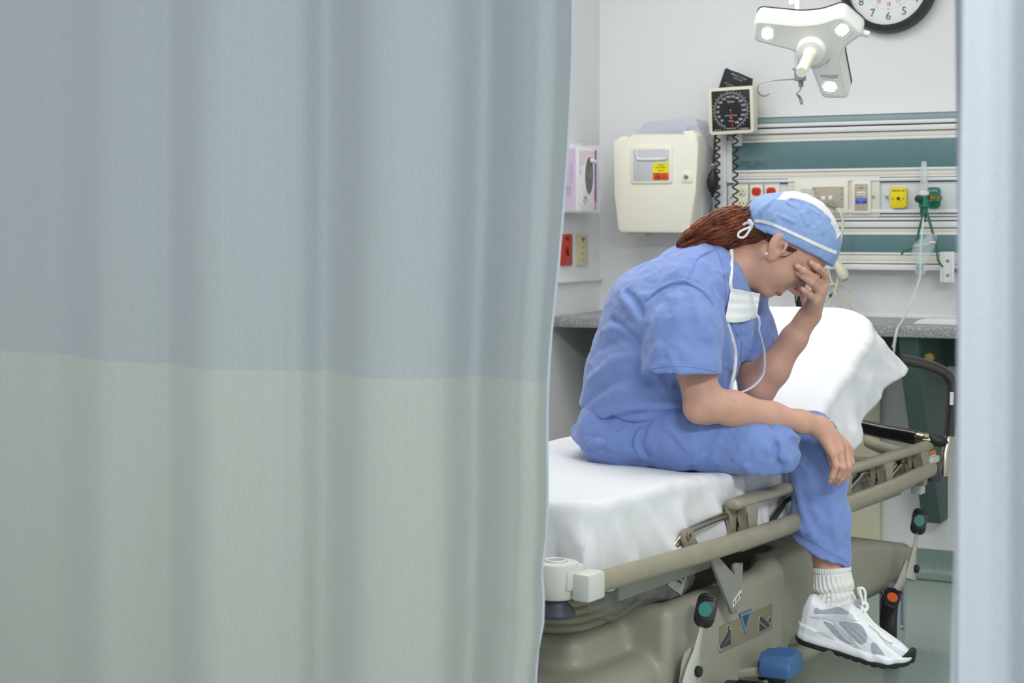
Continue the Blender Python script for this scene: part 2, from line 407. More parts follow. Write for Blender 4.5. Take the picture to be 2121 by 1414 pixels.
def rail(name, va, vb, p0, p1, m, xa=x0, xb=x1, bev=0.003):
    return part(name, MB().box((xa,-p1,zrow(vb,p1)),(xb,-p0,zrow(va,p1)),bev), m, hw)
rail('teal_strip', 233, 247, 0.02, PR-0.008, M_tealpale)
rail('top_cap', 230, 233.5, 0.0, PR-0.002, M_alu)
for va, vb, pp in ((247,255,PR+0.012),(258,269,PR+0.008),(281,287.5,PR+0.004),(346,352,PR+0.004),(362,366,PR+0.004),(367,374,PR+0.012),(433,441,PR+0.012),(443,448,PR+0.004),(450,456,PR+0.010),(458,471,PR+0.006),(480,487,PR+0.004),(523,528,PR+0.004),(541,546,PR+0.004),(548,560,PR+0.014)):
    rail('rail', va, vb, PR-0.012, pp, M_alu)
for va, vb in ((255,258),(269,270.6),(374,377),(471,472.6),(456,458)):
    rail('rail_slot', va, vb, PR-0.02, PR-0.004, M_slot)
for va, vb in ((270.6,281),(352,362),(472.6,480),(528,541)):
    rail('cream_strip', va, vb, PR-0.02, PR, M_beige)
xt0 = wp(1518, 320, PR)[0]; xt1 = wp(1983, 320, PR)[0]
rail('teal_strip', 287.5, 346, PR-0.02, PR+0.001, M_teal, xt0, x1, 0.001)
rail('teal_strip', 487, 523, PR-0.02, PR+0.001, M_teal, xt0, x1, 0.001)
M_outp = mat('outlet_strip_white', (214,217,222), 0.35, var=0.01)
rail('outlet_strip', 377, 433, PR-0.02, PR, M_outp, x0, x1, 0.001)
part('end_cap', MB().box((x0-0.034,-PR-0.012,zrow(560)),(x0-0.004,0,zrow(262)),0.004), M_alu, hw)
part('end_trim', MB().box((x0-0.004,-PR-0.006,zrow(372)),(x0+0.016,0,zrow(281)),0.002), M_alu, hw)
part('nameplate', MB().box((wp(1526,330,PR)[0],-PR-0.0022,zrow(352)),(wp(1590,330,PR)[0],-PR,zrow(318)),0.0005), mat('teal_nameplate',(92,122,128),0.3,var=0.02), hw)
for i, tx in enumerate(('BEDHEAD UNIT 24', 'ELECTRICAL MEDICAL', 'SERVICES')):
    a, z = wp(1558, 336+i*6, PR+0.003); text('lettering', '%s' % tx, 0.011, mat('dark_teal_ink',(46,84,92),0.5), hw, (a, -PR-0.0024, z), sx=0.9)
# sockets
def duplex(u, v, mcol, n=2, pin=22):
    a, z = wp(u, v, PR); hh = 0.052 if n == 2 else 0.03
    pl = part('socket_plate', plate(MB(), rrect(a-0.030,z-hh,a+0.030,z+hh,0.006), -PR-0.004, -PR, 0.001), M_ivory, hw)
    for k in range(n):
        zz = z+(0.021 if k == 0 else -0.021) if n == 2 else z
        poly = [(a+0.0168*math.cos(t), zz+max(-0.0135,min(0.0135,0.0172*math.sin(t)))) for t in np.linspace(0,2*math.pi,24,endpoint=False)]
        part('receptacle', plate(MB(), poly, -PR-0.0075, -PR-0.003, 0.001), mcol, pl)
        mb = MB()
        for dx, hgt in ((-0.0062,0.008),(0.0062,0.0066)): mb.box((a+dx-0.0012,-PR-0.0079,zz+0.001-hgt/2),(a+dx+0.0012,-PR-0.0074,zz+0.001+hgt/2))
        mb.box((a-0.0022,-PR-0.0079,zz-0.0105),(a+0.0022,-PR-0.0074,zz-0.0065))
        part('slots', mb, M_dark, pl)
duplex(1537, 409, M_lemon); duplex(1567.5, 409, M_red); duplex(1598, 409, M_red)
mbs = MB()
a, z = wp(1514, 409, PR); part('screw', MB().cyl((a,-PR-0.003,z),(a,-PR,z),0.004,12), M_steel, hw)
# intercom and switch module
def rect(name, ua, va, ub, vb, p0, p1, m, parent=hw, bev=0.002, r=0.003):
    xa, za = wp(ua, va, p1); xb, zb_ = wp(ub, vb, p1)
    return part(name, plate(MB(), rrect(xa,zb_,xb,za,r), -p1, -p0, bev), m, parent)
mod = rect('module_plate', 1632, 366, 1822, 449, PR-0.01, PR+0.008, M_beige)
ic = rect('intercom_plate', 1646, 374, 1756, 441, PR+0.008, PR+0.016, M_ivory)
for k in range(8):
    rect('grille_slot', 1658, 392+k*4.6, 1684+k*2.4, 393.6+k*4.6, PR+0.0155, PR+0.0166, M_taupe, ic, 0.0, 0.0005)
pts = [(1681,387),(1747,386),(1747,429),(1696,429)]
pl = [wp(u, v, PR+0.019) for u, v in pts]
part('control_panel', plate(MB(), pl, -PR-0.019, -PR-0.016, 0.0008), M_taupe, ic)
for u, v in ((1705,410),(1720,409)): rect('button', u-4, v-4, u+4, v+4, PR+0.019, PR+0.0205, M_ivory, ic, 0.0006, 0.001)
a, z = wp(1719, 397, PR+0.02); text('symbol', 'Y', 0.012, M_whiteink, ic, (a,-PR-0.0194,z))
for u, v in ((1687,391),(1743,391),(1743,402),(1690,400),(1694,410),(1743,412)):
    a, z = wp(u, v, PR+0.02); part('screw', MB().cyl((a,-PR-0.0205,z),(a,-PR-0.018,z),0.0022,10), M_greyink, ic)
sw = rect('switch_frame', 1765, 374, 1803, 441, PR+0.008, PR+0.016, M_ivory)
rect('switch_plate', 1770, 381, 1797, 435, PR+0.016, PR+0.018, M_taupe, sw, 0.0006)
rect('cancel_button', 1775, 396.5, 1792, 405, PR+0.018, PR+0.0205, M_ivory, sw, 0.0008, 0.001)
a, z = wp(1783.5, 400.8, PR+0.021); text('lettering', 'CANCEL', 0.0062, M_greyink, sw, (a,-PR-0.0208,z))
rect('code_blue_button', 1772, 410.5, 1795, 421, PR+0.018, PR+0.0205, M_blue, sw, 0.0008, 0.001)
a, z = wp(1783.5, 414, PR+0.021); text('lettering', 'CODE BLUE', 0.0056, M_whiteink, sw, (a,-PR-0.0208,z))
a, z = wp(1783.5, 418.5, PR+0.021); text('lettering', 'PULL', 0.0045, M_whiteink, sw, (a,-PR-0.0208,z))
a, z = wp(1783.5, 389, PR+0.021); text('lettering', 'STAFF', 0.005, M_ink, sw, (a,-PR-0.0184,z))
for u, v in ((1809.5,408),(1836,408)):
    a, z = wp(u, v, PR+0.01); part('screw', MB().cyl((a,-PR-0.012,z),(a,-PR,z),0.004,12), M_steel, hw)
# gas outlets
def gas(name, ua, va, ub, vb, m, txt, ink):
    rect('gas_backplate', ua-3, va-5, ub+3, vb+5, PR, PR+0.003, M_outp, hw, 0.001, 0.006)
    g = rect(name, ua, va, ub, vb, PR+0.003, PR+0.02, m, hw, 0.004, 0.009)
    cu_, cv = (ua+ub)/2, (va+vb)/2
    a, z = wp(cu_, va+7, PR+0.021); text('lettering', txt, 0.0085, ink, g, (a,-PR-0.0203,z), sx=0.85)
    for du, dv, r, mm in ((0,0,0.0055,M_dark),(-11,0,0.003,M_steel),(11,0,0.003,M_steel),(5,5,0.0018,M_dark)):
        a, z = wp(cu_+du, cv+2+dv, PR+0.021); part('port' if du == 0 else 'screw', MB().cyl((a,-PR-0.0212,z),(a,-PR-0.018,z),r,14), mm, g)
gas('medical_air_outlet', 1844, 388, 1877, 430, M_yellow, 'MEDICAL AIR', M_ink)
gas('oxygen_outlet', 1918, 388, 1946, 430, M_green, 'OXYGEN', M_whiteink)
rect('gas_backplate', 1981, 384, 2030, 432, PR, PR+0.004, M_outp, hw, 0.001, 0.004)
# power plug with cable
plg = thing('power_plug', 'black power plug in the lower red socket beside the blue cap', 'plug', WALL)
a, z = wp(1564, 421, PR+0.02)
part('plug_body', MB().tube([(a+0.02,-PR-0.008,z-0.002),(a+0.015,-PR-0.03,z-0.002),(a-0.004,-PR-0.036,z-0.003),(a-0.020,-PR-0.036,z-0.006)], [0.015,0.015,0.013,0.006], 14), M_black, plg)
part('cable', MB().tube(smooth_path([(a-0.018,-PR-0.036,z-0.006),(a-0.032,-PR-0.034,z-0.02),(a-0.038,-PR-0.03,z-0.06),(a-0.04,-PR-0.028,z-0.18),(a-0.02,-PR-0.026,z-0.30)],6), 0.0035, 8), M_black, plg)
# rail bracket
br = thing('rail_bracket', 'white aluminium mounting bracket clipped under the rail near the oxygen mask', 'bracket', WALL)
xa, za = wp(1948, 521, 0.085); xb, zb2 = wp(1977, 585, 0.085)
part('back_plate', MB().box((xa,-0.085,zb2),(xb,-0.066,za),0.002), M_alu, br)
part('flange', MB().box((xa,-0.092,zb2),(xa+0.007,-0.084,za),0.0015), M_alu, br)
part('flange', MB().box((xb-0.008,-0.092,zb2),(xb,-0.084,za),0.0015), M_alu, br)
for v in (540, 570):
    a, z = wp(1963, v, 0.086); part('screw', MB().cyl((a,-0.0875,z),(a,-0.08,z),0.005,12), M_steel, br)
a, z = wp(1984, 560, 0.07); part('knob', MB().cyl((xb,-0.075,z),(xb+0.014,-0.075,z),0.007,12), M_black, br)

# ------------------------------------------------ oxygen flowmeter and mask
fm = thing('oxygen_flowmeter', 'clear tube oxygen flowmeter with green body in the green outlet', 'flowmeter', WALL)
p_f = 0.12
a, z = wp(1914, 410, p_f); zt = wp(1914, 334, p_f)[1]; zb3 = wp(1914, 398, p_f)[1]
part('sight_tube', MB().lathe([(0.008,zb3),(0.0125,zb3+0.004),(0.0125,zt-0.025),(0.009,zt-0.012),(0.008,zt)], 20, Matrix.Translation((a,-p_f,0))), M_clear2, fm)
part('float_scale', MB().lathe([(0.003,zb3),(0.003,zt-0.03)], 10, Matrix.Translation((a,-p_f,0))), M_whiteink, fm)
for k in range(8):
    part('scale_mark', MB().box((a-0.006,-p_f-0.0128,zb3+0.012+k*0.009),(a+0.003,-p_f-0.0122,zb3+0.013+k*0.009)), M_greyink, fm)
zc = wp(1914, 425, p_f)[1]
part('body', MB().lathe([(0.010,zc-0.01),(0.017,zc-0.006),(0.017,zb3-0.012),(0.014,zb3-0.008),(0.014,zb3+0.002)], 22, Matrix.Translation((a,-p_f,0))), M_green, fm)
part('collar', MB().lathe([(0.016,zb3-0.010),(0.0165,zb3-0.009),(0.0165,zb3+0.002),(0.013,zb3+0.004)], 22, Matrix.Translation((a,-p_f,0))), M_ivory, fm)
zk = wp(1907, 412, p_f)[1]
part('control_knob', MB().cyl((a-0.012,-p_f-0.03,zk),(a-0.012,-p_f-0.006,zk),0.0125,20,bev=0.003), mat('dark_green_knob',(36,58,56),0.4), fm)
part('inlet', MB().cyl((a+0.012,-p_f,zk+0.004),(a+0.036,-p_f+0.03,zk+0.004),0.012,18), mat('brass',(170,150,80),0.3,metal=1.0), fm)
part('inlet_nut', MB().cyl((a+0.024,-p_f+0.012,zk+0.004),(a+0.034,-p_f+0.05,zk+0.004),0.014,8), M_green, fm)
part('hose_barb', MB().lathe([(0.006,zc-0.055),(0.0075,zc-0.045),(0.0075,zc-0.04),(0.010,zc-0.036),(0.013,zc-0.03),(0.013,zc-0.008)], 18, Matrix.Translation((a,-p_f,0))), mat('dark_teal_fitting',(20,92,98),0.35), fm)
om = thing('oxygen_mask', 'clear oxygen mask with green elastic straps hanging below the flowmeter', 'mask', WALL)
def wv_(u, v, p): x, z_ = wp(u, v, p); return Vector((x,-p,z_))
M_strap = mat('green_elastic', (54,110,72), 0.7, var=0.05)
part('strap', MB().tube(smooth_path([wv_(1916,432,0.13),wv_(1912,446,0.135),wv_(1904,474,0.13),wv_(1899,503,0.125)],6), 0.0042, 8, squash=0.4), M_strap, om)
part('strap', MB().tube(smooth_path([wv_(1918,432,0.13),wv_(1923,450,0.135),wv_(1932,482,0.13),wv_(1939,505,0.125)],6), 0.0042, 8, squash=0.4), M_strap, om)
part('strap', MB().tube(smooth_path([wv_(1899,510,0.125),wv_(1884,516,0.13),wv_(1872,521,0.13),wv_(1867,527,0.128)],6), 0.0035, 8, squash=0.4), M_strap, om)
part('strap', MB().tube(smooth_path([wv_(1939,505,0.125),wv_(1941,525,0.13),wv_(1944,540,0.128),wv_(1953,553,0.12)],6), 0.0035, 8, squash=0.4), M_strap, om)
shell = MB()
axis = [(1928,484,8),(1923,490,18),(1917,500,24),(1913,512,25),(1911,524,22),(1910,534,17),(1909,545,13)]
def cone_fn(i, j):
    t = j*(len(axis)-1); k = min(int(t), len(axis)-2); f = t-k
    u = axis[k][0]*(1-f)+axis[k+1][0]*f; v = axis[k][1]*(1-f)+axis[k+1][1]*f; r = axis[k][2]*(1-f)+axis[k+1][2]*f
    an = i*2*math.pi; c = wv_(u+math.cos(an)*r+math.sin(an)*3, v-math.cos(an)*r*0.18, 0.125)
    return c+Vector((0,-math.sin(an)*r/625*0.8,0))
shell.grid(cone_fn, 25, 20)
M_maskc = mat('clear_mask_vinyl', (230,238,240), 0.08, alpha=0.30, spec=0.9, var=0.0, coat=0.6)
part('shell', shell, M_maskc, om, sharp=None)
rim = [cone_fn(i/40, 0.42)*1.0 for i in range(40)]
part('rim', MB().tube(rim, 0.0022, 6, closed=True), M_clear2, om)
part('nose_clip', MB().tube([wv_(1925,502,0.152),wv_(1938,502,0.15)], 0.0035, 8), mat('clip_metal',(206,200,204),0.3,metal=0.6), om)
part('port', MB().lathe([(0.010,0.0),(0.017,0.004),(0.020,0.02),(0.018,0.034),(0.011,0.05)], 20, Matrix.Translation(wv_(1907,570,0.125))), M_maskc, om)
part('valve', MB().lathe([(0.004,0.0),(0.011,0.003),(0.011,0.018),(0.005,0.022)], 16, Matrix.Translation(wv_(1905,560,0.13))), mat('teal_valve',(48,150,160),0.4,alpha=0.8), om)
part('tubing', MB().tube(smooth_path([wv_(1914,440,0.12),wv_(1911,470,0.15),wv_(1907,520,0.155),wv_(1906,570,0.15),wv_(1903,584,0.15),wv_(1892,615,0.22),wv_(1874,655,0.34),wv_(1862,675,0.43),wv_(1856,692,0.47),wv_(1850,740,0.47)],8), 0.0036, 8), M_clear2, om)
part('tubing', MB().tube(smooth_path([wv_(1905,572,0.14),wv_(1900,590,0.16),wv_(1886,625,0.25),wv_(1868,664,0.38),wv_(1857,684,0.46),wv_(1849,720,0.47)],8), 0.0030, 8), M_clear2, om)

# ------------------------------------------------ nurse call cord
cc = thing('call_cord', 'cream nurse call cord with pear push button looped beside the cap', 'call button', WALL)
M_cord = mat('cream_cord', (222,216,196), 0.5, var=0.02)
part('connector', MB().tube([wv_(1717,421,0.075),wv_(1722,424,0.09),wv_(1728,428,0.095),wv_(1733,433,0.09)], [0.006,0.009,0.007,0.005], 12), mat('grey_connector',(150,146,138),0.4), cc)
part('cord', MB().tube(smooth_path([wv_(1731,431,0.092),wv_(1741,440,0.10),wv_(1746,462,0.10),wv_(1742,495,0.10),wv_(1736,525,0.10),wv_(1733,544,0.10)],8), 0.0042, 8), M_cord, cc)
part('push_button', MB().tube([wv_(1733,541,0.10),wv_(1735,547,0.105),wv_(1740,556,0.11),wv_(1746,568,0.11),wv_(1750,576,0.108),wv_(1752,579,0.107)], [0.006,0.012,0.017,0.019,0.016,0.008], 16), M_cord, cc)
part('button_tip', MB().cyl(wv_(1749.5,577,0.108),wv_(1751,580.5,0.107),0.008,14), mat('brown_tip',(120,78,62),0.5), cc)
part('cord', MB().tube(smooth_path([wv_(1716,552,0.06),wv_(1719,572,0.06),wv_(1726,592,0.07),wv_(1735,618,0.08)],8), 0.0034, 8), M_cord, cc)
part('cord', MB().tube(smooth_path([wv_(1712,592,0.07),wv_(1728,589,0.08),wv_(1746,590,0.085),wv_(1758,597,0.085),wv_(1761,607,0.08),wv_(1755,625,0.08),wv_(1742,646,0.08),wv_(1736,660,0.08)],8), 0.0038, 8), M_cord, cc)
part('cord', MB().tube(smooth_path([wv_(1739,570,0.09),wv_(1733,589,0.10),wv_(1727,610,0.10),wv_(1716,632,0.10),wv_(1706,652,0.10)],8), 0.0038, 8), M_cord, cc)
part('cord', MB().tube(smooth_path([wv_(1732,601,0.06),wv_(1745,617,0.06),wv_(1762,632,0.06),wv_(1790,654,0.06)],8), 0.0034, 8), M_cord, cc)
bag = thing('clip_pouch', 'small clear plastic pouch with dark insert tangled in the call cord', 'pouch', WALL)
pq = [(1713,611),(1732,600),(1740,616),(1722,628)]
part('pouch_film', plate(MB(), [wp(u,v,0.06) for u,v in pq], -0.064, -0.056, 0.002), M_clear, bag)
pq = [(1716,611),(1724,606),(1728,612),(1719,617)]
part('insert', plate(MB(), [wp(u,v,0.066) for u,v in pq], -0.066, -0.0645), mat('dark_green_card',(60,90,84),0.6), bag)
bk = thing('black_stand', 'black tube and cable standing behind the bed near her nose', 'stand', WALL)
part('post', MB().tube([wv_(1661,556,0.16),wv_(1658,600,0.16),wv_(1656,642,0.16),wv_(1655,688,0.16)], 0.0105, 14), M_black, bk)
part('cable', MB().tube(smooth_path([wv_(1647,600,0.17),wv_(1648,620,0.17),wv_(1652,640,0.17),wv_(1655,655,0.17)],6), 0.003, 8), M_black, bk)
part('foot', MB().lathe([(0.03,0.0),(0.03,0.004),(0.026,0.012),(0.013,0.03)], 20, Matrix.Translation((wp(1655,650,0.16)[0],-0.16,0.8545))), M_black, bk)

# ------------------------------------------------ worktop and its brackets, papers
M_top = speckle('grey_speckled_laminate', (150,150,152), [((84,84,88),230,0.56),((196,196,198),190,0.58)], 0.35, 1.0, 0.9)
ct = thing('worktop', 'grey speckled laminate worktop along the back wall behind the bed', 'counter', WALL)
ZT = 0.8545
part('top', MB().box((0.0,-0.43,ZT-0.036),(4.1,0.0,ZT),0.004), M_top, ct)
part('backsplash', MB().box((0.0,-0.008,ZT),(4.1,0.0,ZT+0.012),0.002), M_white, ct)
M_brk = mat('dark_teal_bracket', (72,92,90), 0.5, var=0.04)
def bracket(u):
    a = wp(u, 800, 0.2)[0]
    b = part('bracket', plate(MB(), [(0,0),(0,-0.62),(0.10,-0.62),(0.36,-0.14),(0.40,0)], -0.03, 0.03, 0.002, Matrix.Translation((a,0,ZT-0.036)) @ Matrix.Rotation(-math.pi/2,4,'Z')), M_brk, ct)
    return b
bracket(1914); bracket(1318)
part('rear_apron', MB().box((0.9,-0.05,ZT-0.15),(4.1,-0.032,ZT-0.037),0.002), M_brk, ct)
a = wp(1956, 738, 0.16)[0]
part('knob', MB().cyl((a,-0.37,ZT-0.10),(a,-0.34,ZT-0.10),0.014,16,bev=0.004), mat('ochre_knob',(150,128,60),0.5), ct)
pp = thing('paper_stack', 'white papers lying on the worktop beside the right curtain', 'paper', WALL)
xa = wp(1905, 664, 0.25)[0]
for k in range(4):
    part('sheet', MB().box((xa+0.004*k,-0.33+0.006*k,ZT+0.0005+k*0.0032),(xa+0.30+0.005*k,-0.13+0.004*k,ZT+0.0032+k*0.0032),0.001), M_white, pp)

# ------------------------------------------------ sharps container
sh = thing('sharps_container', 'cream lockable sharps disposal cabinet on the back wall', 'sharps container', WALL)
M_sh = mat('cream_cabinet', (240,237,222), 0.38, var=0.008, coat=0.15)
p1 = 0.17
def fp(u, v, p=p1): return wp(u, v, p)
front = [fp(1269,292),fp(1286,281),fp(1302,281),fp(1308,285),fp(1408,285),fp(1413,271),fp(1432,269),fp(1444,280),fp(1446,300),fp(1441,390),fp(1431,470),fp(1424,483),fp(1285,482),fp(1278,474),fp(1273,400)]
part('cabinet', plate(MB(), front, -p1, -0.08, 0.012), M_sh, sh)
q = [(x,z) for x, z in front]
xl = min(x for x, z in front); xr_ = max(x for x, z in front); zl = min(z for x, z in front)
M_shb = mat('grey_translucent_bin', (196,197,206), 0.25, var=0.02, alpha=0.96)
part('inner_bin', MB().box((xl+0.02,-0.10,zl+0.01),(xr_-0.008,-0.002,fp(1440,296)[1]),0.012), M_shb, sh)
lid = [fp(1304,284),fp(1322,256),fp(1330,251),fp(1418,243),fp(1432,246),fp(1445,280),fp(1410,285)]
M_lid = mat('translucent_lid', (214,216,232), 0.12, alpha=0.45, spec=0.7, var=0.0)
part('flip_lid', plate(MB(), lid, -0.13, -0.015, 0.006), M_lid, sh)
part('tray', plate(MB(), [fp(1308,284),fp(1312,268),fp(1420,258),fp(1412,283)], -0.145, -0.138, 0.001), M_lid, sh)
wf = part('window_frame', plate(MB(), rrect(*fp(1307,380),*fp(1393,302),0.008), -p1-0.005, -p1+0.002, 0.002), M_sh, sh)
part('window_pane', plate(MB(), rrect(*fp(1313,374),*fp(1387,308),0.006), -p1-0.0062, -p1-0.004, 0.0008), mat('grey_window',(206,207,211),0.2,var=0.01), sh)
part('fill_scoop', MB().tube(smooth_path([wv_(1318,312,p1+0.008),wv_(1320,326,p1+0.008),wv_(1326,330,p1+0.008),wv_(1374,329,p1+0.008),wv_(1380,325,p1+0.008),wv_(1382,312,p1+0.008)],5), 0.0045, 8), mat('white_scoop',(226,228,232),0.3), sh)
part('warning_label', plate(MB(), [fp(1354,358),fp(1386,358),fp(1386,337),fp(1354,337)], -p1-0.0075, -p1-0.006), mat('yellow_label',(232,222,30),0.5), sh)
lb = part('biohazard_label', plate(MB(), [fp(1354,373),fp(1386,373),fp(1386,358),fp(1354,358)], -p1-0.0075, -p1-0.006), mat('orange_label',(226,82,26),0.5), sh)
for i in range(3):
    an = math.pi/2+i*2*math.pi/3; a, z = fp(1364, 366.5); c = Vector((a+0.005*math.cos(an),-p1-0.008,z+0.005*math.sin(an)))
    part('biohazard_ring', MB().tube([c+Vector((0.0052*math.cos(t),0,0.0052*math.sin(t))) for t in np.linspace(0,2*math.pi,14,endpoint=False)],0.0008,6,closed=True), M_ink, lb)
for v, s_, tx in ((342,0.005,'CAUTION'),(347,0.0042,'DO NOT OVERFILL'),(353,0.0042,'CLOSE LID')):
    a, z = fp(1370, v); text('lettering', tx, s_, M_ink, lb, (a,-p1-0.0079,z))
for v, tx in ((363,'BIO'),(368,'HAZARD')):
    a, z = fp(1377, v); text('lettering', tx, 0.0048, M_ink, lb, (a,-p1-0.0079,z))
lk = part('lock_plate', plate(MB(), rrect(*fp(1412,378),*fp(1434,356),0.003), -p1-0.003, -p1+0.004, 0.001), M_sh, sh)
a, z = fp(1422, 366); part('lock', MB().cyl((a,-p1-0.007,z),(a,-p1,z),0.0085,18,bev=0.002), M_steel, sh)
part('keyhole', MB().box((a-0.0008,-p1-0.0076,z-0.005),(a+0.0008,-p1-0.007,z+0.005)), M_dark, sh)
a0, z0_ = fp(1297, 486); a1, _ = fp(1330, 486)
part('latch', MB().box((a0,-0.15,zl-0.008),(a1,-0.10,zl+0.004),0.002), mat('olive_latch',(196,194,164),0.4), sh)

# ------------------------------------------------ glove box and holder on the left wall
xg, zg0 = lp(1206, 436, 0.0); 
GD = 0.085
gx0, gz0 = lp(1236, 437, GD); gx1, gz1 = lp(1199, 304, GD); gz1 = gz0+(lp(1236, 308, GD)[1]-gz0)
TX = Matrix.Diagonal((-1,-1,1,1))                       # LWALL -> LWALL_T
gh = thing('glove_box_holder', 'clear plastic holder on the side wall around the glove box', 'holder', LWALL_T)
mb = MB(); t_ = 0.004
mb.box((-gx1-t_,-GD-0.012,gz0-0.008),(-gx0+t_,0,gz0-0.004)); mb.box((-gx1-t_,-GD-0.012,gz0-0.008),(-gx1-0.0005,0,gz1+0.012)); mb.box((-gx0+0.0005,-GD-0.012,gz0-0.008),(-gx0+t_,0,gz1+0.012))
mb.box((-gx1-t_,-GD-0.012,gz0-0.008),(-gx0+t_,-GD-0.009,gz0+0.03))
part('shell', mb, M_clear, gh)
gb = thing('glove_box', 'white and lilac cardboard box of exam gloves with oval opening', 'box', LWALL_T @ Matrix.Translation((0,0,gz0)))
M_card = mat('white_card', (236,234,236), 0.5, var=0.01); M_lil = mat('lilac_print', (206,178,212), 0.5, var=0.04); M_pur = mat('purple_print', (116,72,156), 0.5); M_pink=mat('pink_print',(232,150,168),0.5)
H = gz1-gz0
part('carton', MB().box((-gx1,-GD,0),(-gx0,-0.002,H),0.0015), M_card, gb)
xm = -(gx0+gx1)/2
def side_pl(y0, y1, za, zb_, m, nm='side_print', off=0.0006):
    return part(nm, MB().box((-gx1-off,y0,za),(-gx1+0.0002,y1,zb_)), m, gb)
side_pl(-GD+0.012,-0.008,0.004,H-0.004, M_lil)
side_pl(-GD+0.03,-0.016,0.05,0.085, mat('mauve_print',(178,150,190),0.5), off=0.001)
for y, b_, s_, m_ in ((-0.034,'Vinyl Guard',0.022,M_ink),(-0.058,'exam gloves',0.013,M_pink)):
    cu_ = text('lettering', b_, s_, m_, gb, (0,0,0)); cu_.matrix_local = Matrix.Translation((-gx1-0.0014,y,H*0.58)) @ Matrix.Rotation(-math.pi/2,4,'Z') @ Matrix.Rotation(math.pi/2,4,'X') @ Matrix.Rotation(-math.pi/2,4,'Z')
part('front_print', MB().box((-gx0-0.016,-GD-0.0008,0.004),(-gx0-0.004,-GD,H-0.006)), M_pur, gb)
part('front_print', MB().box((-gx0-0.024,-GD-0.0008,0.008),(-gx0-0.017,-GD,0.075)), M_pink, gb)
part('front_print', MB().box((-gx1+0.02,-GD-0.0006,H-0.06),(-gx0-0.02,-GD,H-0.01)), mat('pale_pink_print',(236,214,220),0.5), gb)
ov = [(xm+0.008+0.036*math.cos(t), H*0.56+0.066*math.sin(t)) for t in np.linspace(0,2*math.pi,36,endpoint=False)]
part('opening', plate(MB(), ov, -GD-0.0012, -GD+0.001), mat('grey_glove_interior',(120,120,120),0.8,var=0.25,vscale=40), gb)
part('rim', MB().tube([(x,-GD-0.001,z) for x, z in ov], 0.0012, 6, closed=True), M_card, gb)
part('glove_tip', MB().tube(smooth_path([(xm+0.012,-GD-0.001,H*0.80),(xm+0.022,-GD-0.012,H*0.79),(xm+0.034,-GD-0.016,H*0.775)],5), [0.008]*4+[0.007]*4+[0.006,0.004,0.002], 10), mat('vinyl_glove',(214,214,216),0.4), gb)
dm = [(xm-0.022,0.022),(xm-0.008,0.036),(xm-0.022,0.05),(xm-0.036,0.036)]
part('diamond_mark', MB().tube([(x,-GD-0.001,z) for x,z in dm],0.0016,6,closed=True), M_pur, gb)
o_ = text('lettering','POWDER-FREE',0.012,M_pur,gb,(0,0,0)); o_.matrix_local = Matrix.Translation((-gx1+0.012,-GD-0.001,H*0.75)) @ Matrix.Rotation(math.pi/2,4,'X') @ Matrix.Rotation(-math.pi/2,4,'Z')
# wall plates
def wplate(nm, lab, ua, ub, va, vb, m, kind):
    xa, za = lp(ua, va); xb, zb_ = lp(ub, vb); t = thing(nm, lab, 'wall plate', LWALL_T)
    lo, hi = min(-xa,-xb), max(-xa,-xb)
    part('plate', plate(MB(), rrect(lo,min(za,zb_),hi,max(za,zb_),0.004), -0.007, 0, 0.002), m, t)
    xm_ = (lo+hi)/2; zm = (za+zb_)/2
    text('lettering', kind, 0.014, M_ink, t, (xm_,-0.0075,max(za,zb_)-0.016))
    if kind == 'FIRE':
        part('key_switch', MB().cyl((xm_,-0.013,zm),(xm_,-0.005,zm),0.010,16), mat('dark_red',(140,30,26),0.4), t)
        part('key_slot', MB().box((xm_-0.002,-0.0135,zm-0.02),(xm_+0.002,-0.007,zm-0.004)), M_dark, t)
    else:
        for dz in (0.03,0.012,-0.012,-0.032): part('indicator', MB().box((xm_-0.007,-0.0085,zm+dz-0.003),(xm_+0.007,-0.006,zm+dz+0.003),0.0008), mat('olive_button',(176,170,134),0.5), t)
wplate('red_wall_plate', 'red wall plate with key switch beside the curtain edge', 1160, 1182, 485, 549, mat('red_plate',(196,58,42),0.4,var=0.02), 'FIRE')
wplate('tan_wall_plate', 'tan wall plate with small indicators under the glove box', 1193, 1215, 486, 549, mat('tan_plate',(214,206,170),0.4,var=0.02), 'TEST')

# ------------------------------------------------ blood pressure gauge
bg = thing('blood_pressure_gauge', 'square black dial wall sphygmomanometer with coiled hoses and bulb', 'gauge', WALL)
pg = 0.13
gc = wp(1514, 228.5, pg); ROLL = Matrix.Translation((gc[0],0,gc[1])) @ Matrix.Rotation(math.radians(-1.6),4,'Y')
S = 0.0795
M_case = mat('ivory_gauge_case', (228,224,202), 0.4, var=0.01)
part('case', plate(MB(), rrect(-S,-S,S,S,0.008), -pg, -pg+0.04, 0.004, ROLL), M_case, bg)
part('wall_mount', plate(MB(), rrect(-0.04,-0.06,0.055,0.05,0.006), -pg+0.038, -0.01, 0.003, ROLL), M_case, bg)
M_dial = mat('black_dial', (34,34,37), 0.35, var=0.04)
dl = part('dial', plate(MB(), rrect(-S+0.011,-S+0.011,S-0.011,S-0.011,0.003), -pg-0.0015, -pg+0.002, 0.0005, ROLL), M_dial, bg)
M_ring = mat('grey_dial_ring', (120,120,122), 0.5)
ring = MB(); n = 60
for rr0, rr1, yy in ((0.0565,0.0615,-pg-0.0021),):
    vs = []; 
    for k in range(n+1):
        an = math.radians(-65-50*0+ (310)*k/n) - math.radians(0)
        an = math.radians(250-320*k/n)
        for r_ in (rr0, rr1): vs.append((r_*math.cos(an), yy, r_*math.sin(an)))
    ring.add(vs, [(2*k,2*k+1,2*k+3,2*k+2) for k in range(n)], ROLL)
part('scale_ring', ring, M_ring, dl)
tk = MB()
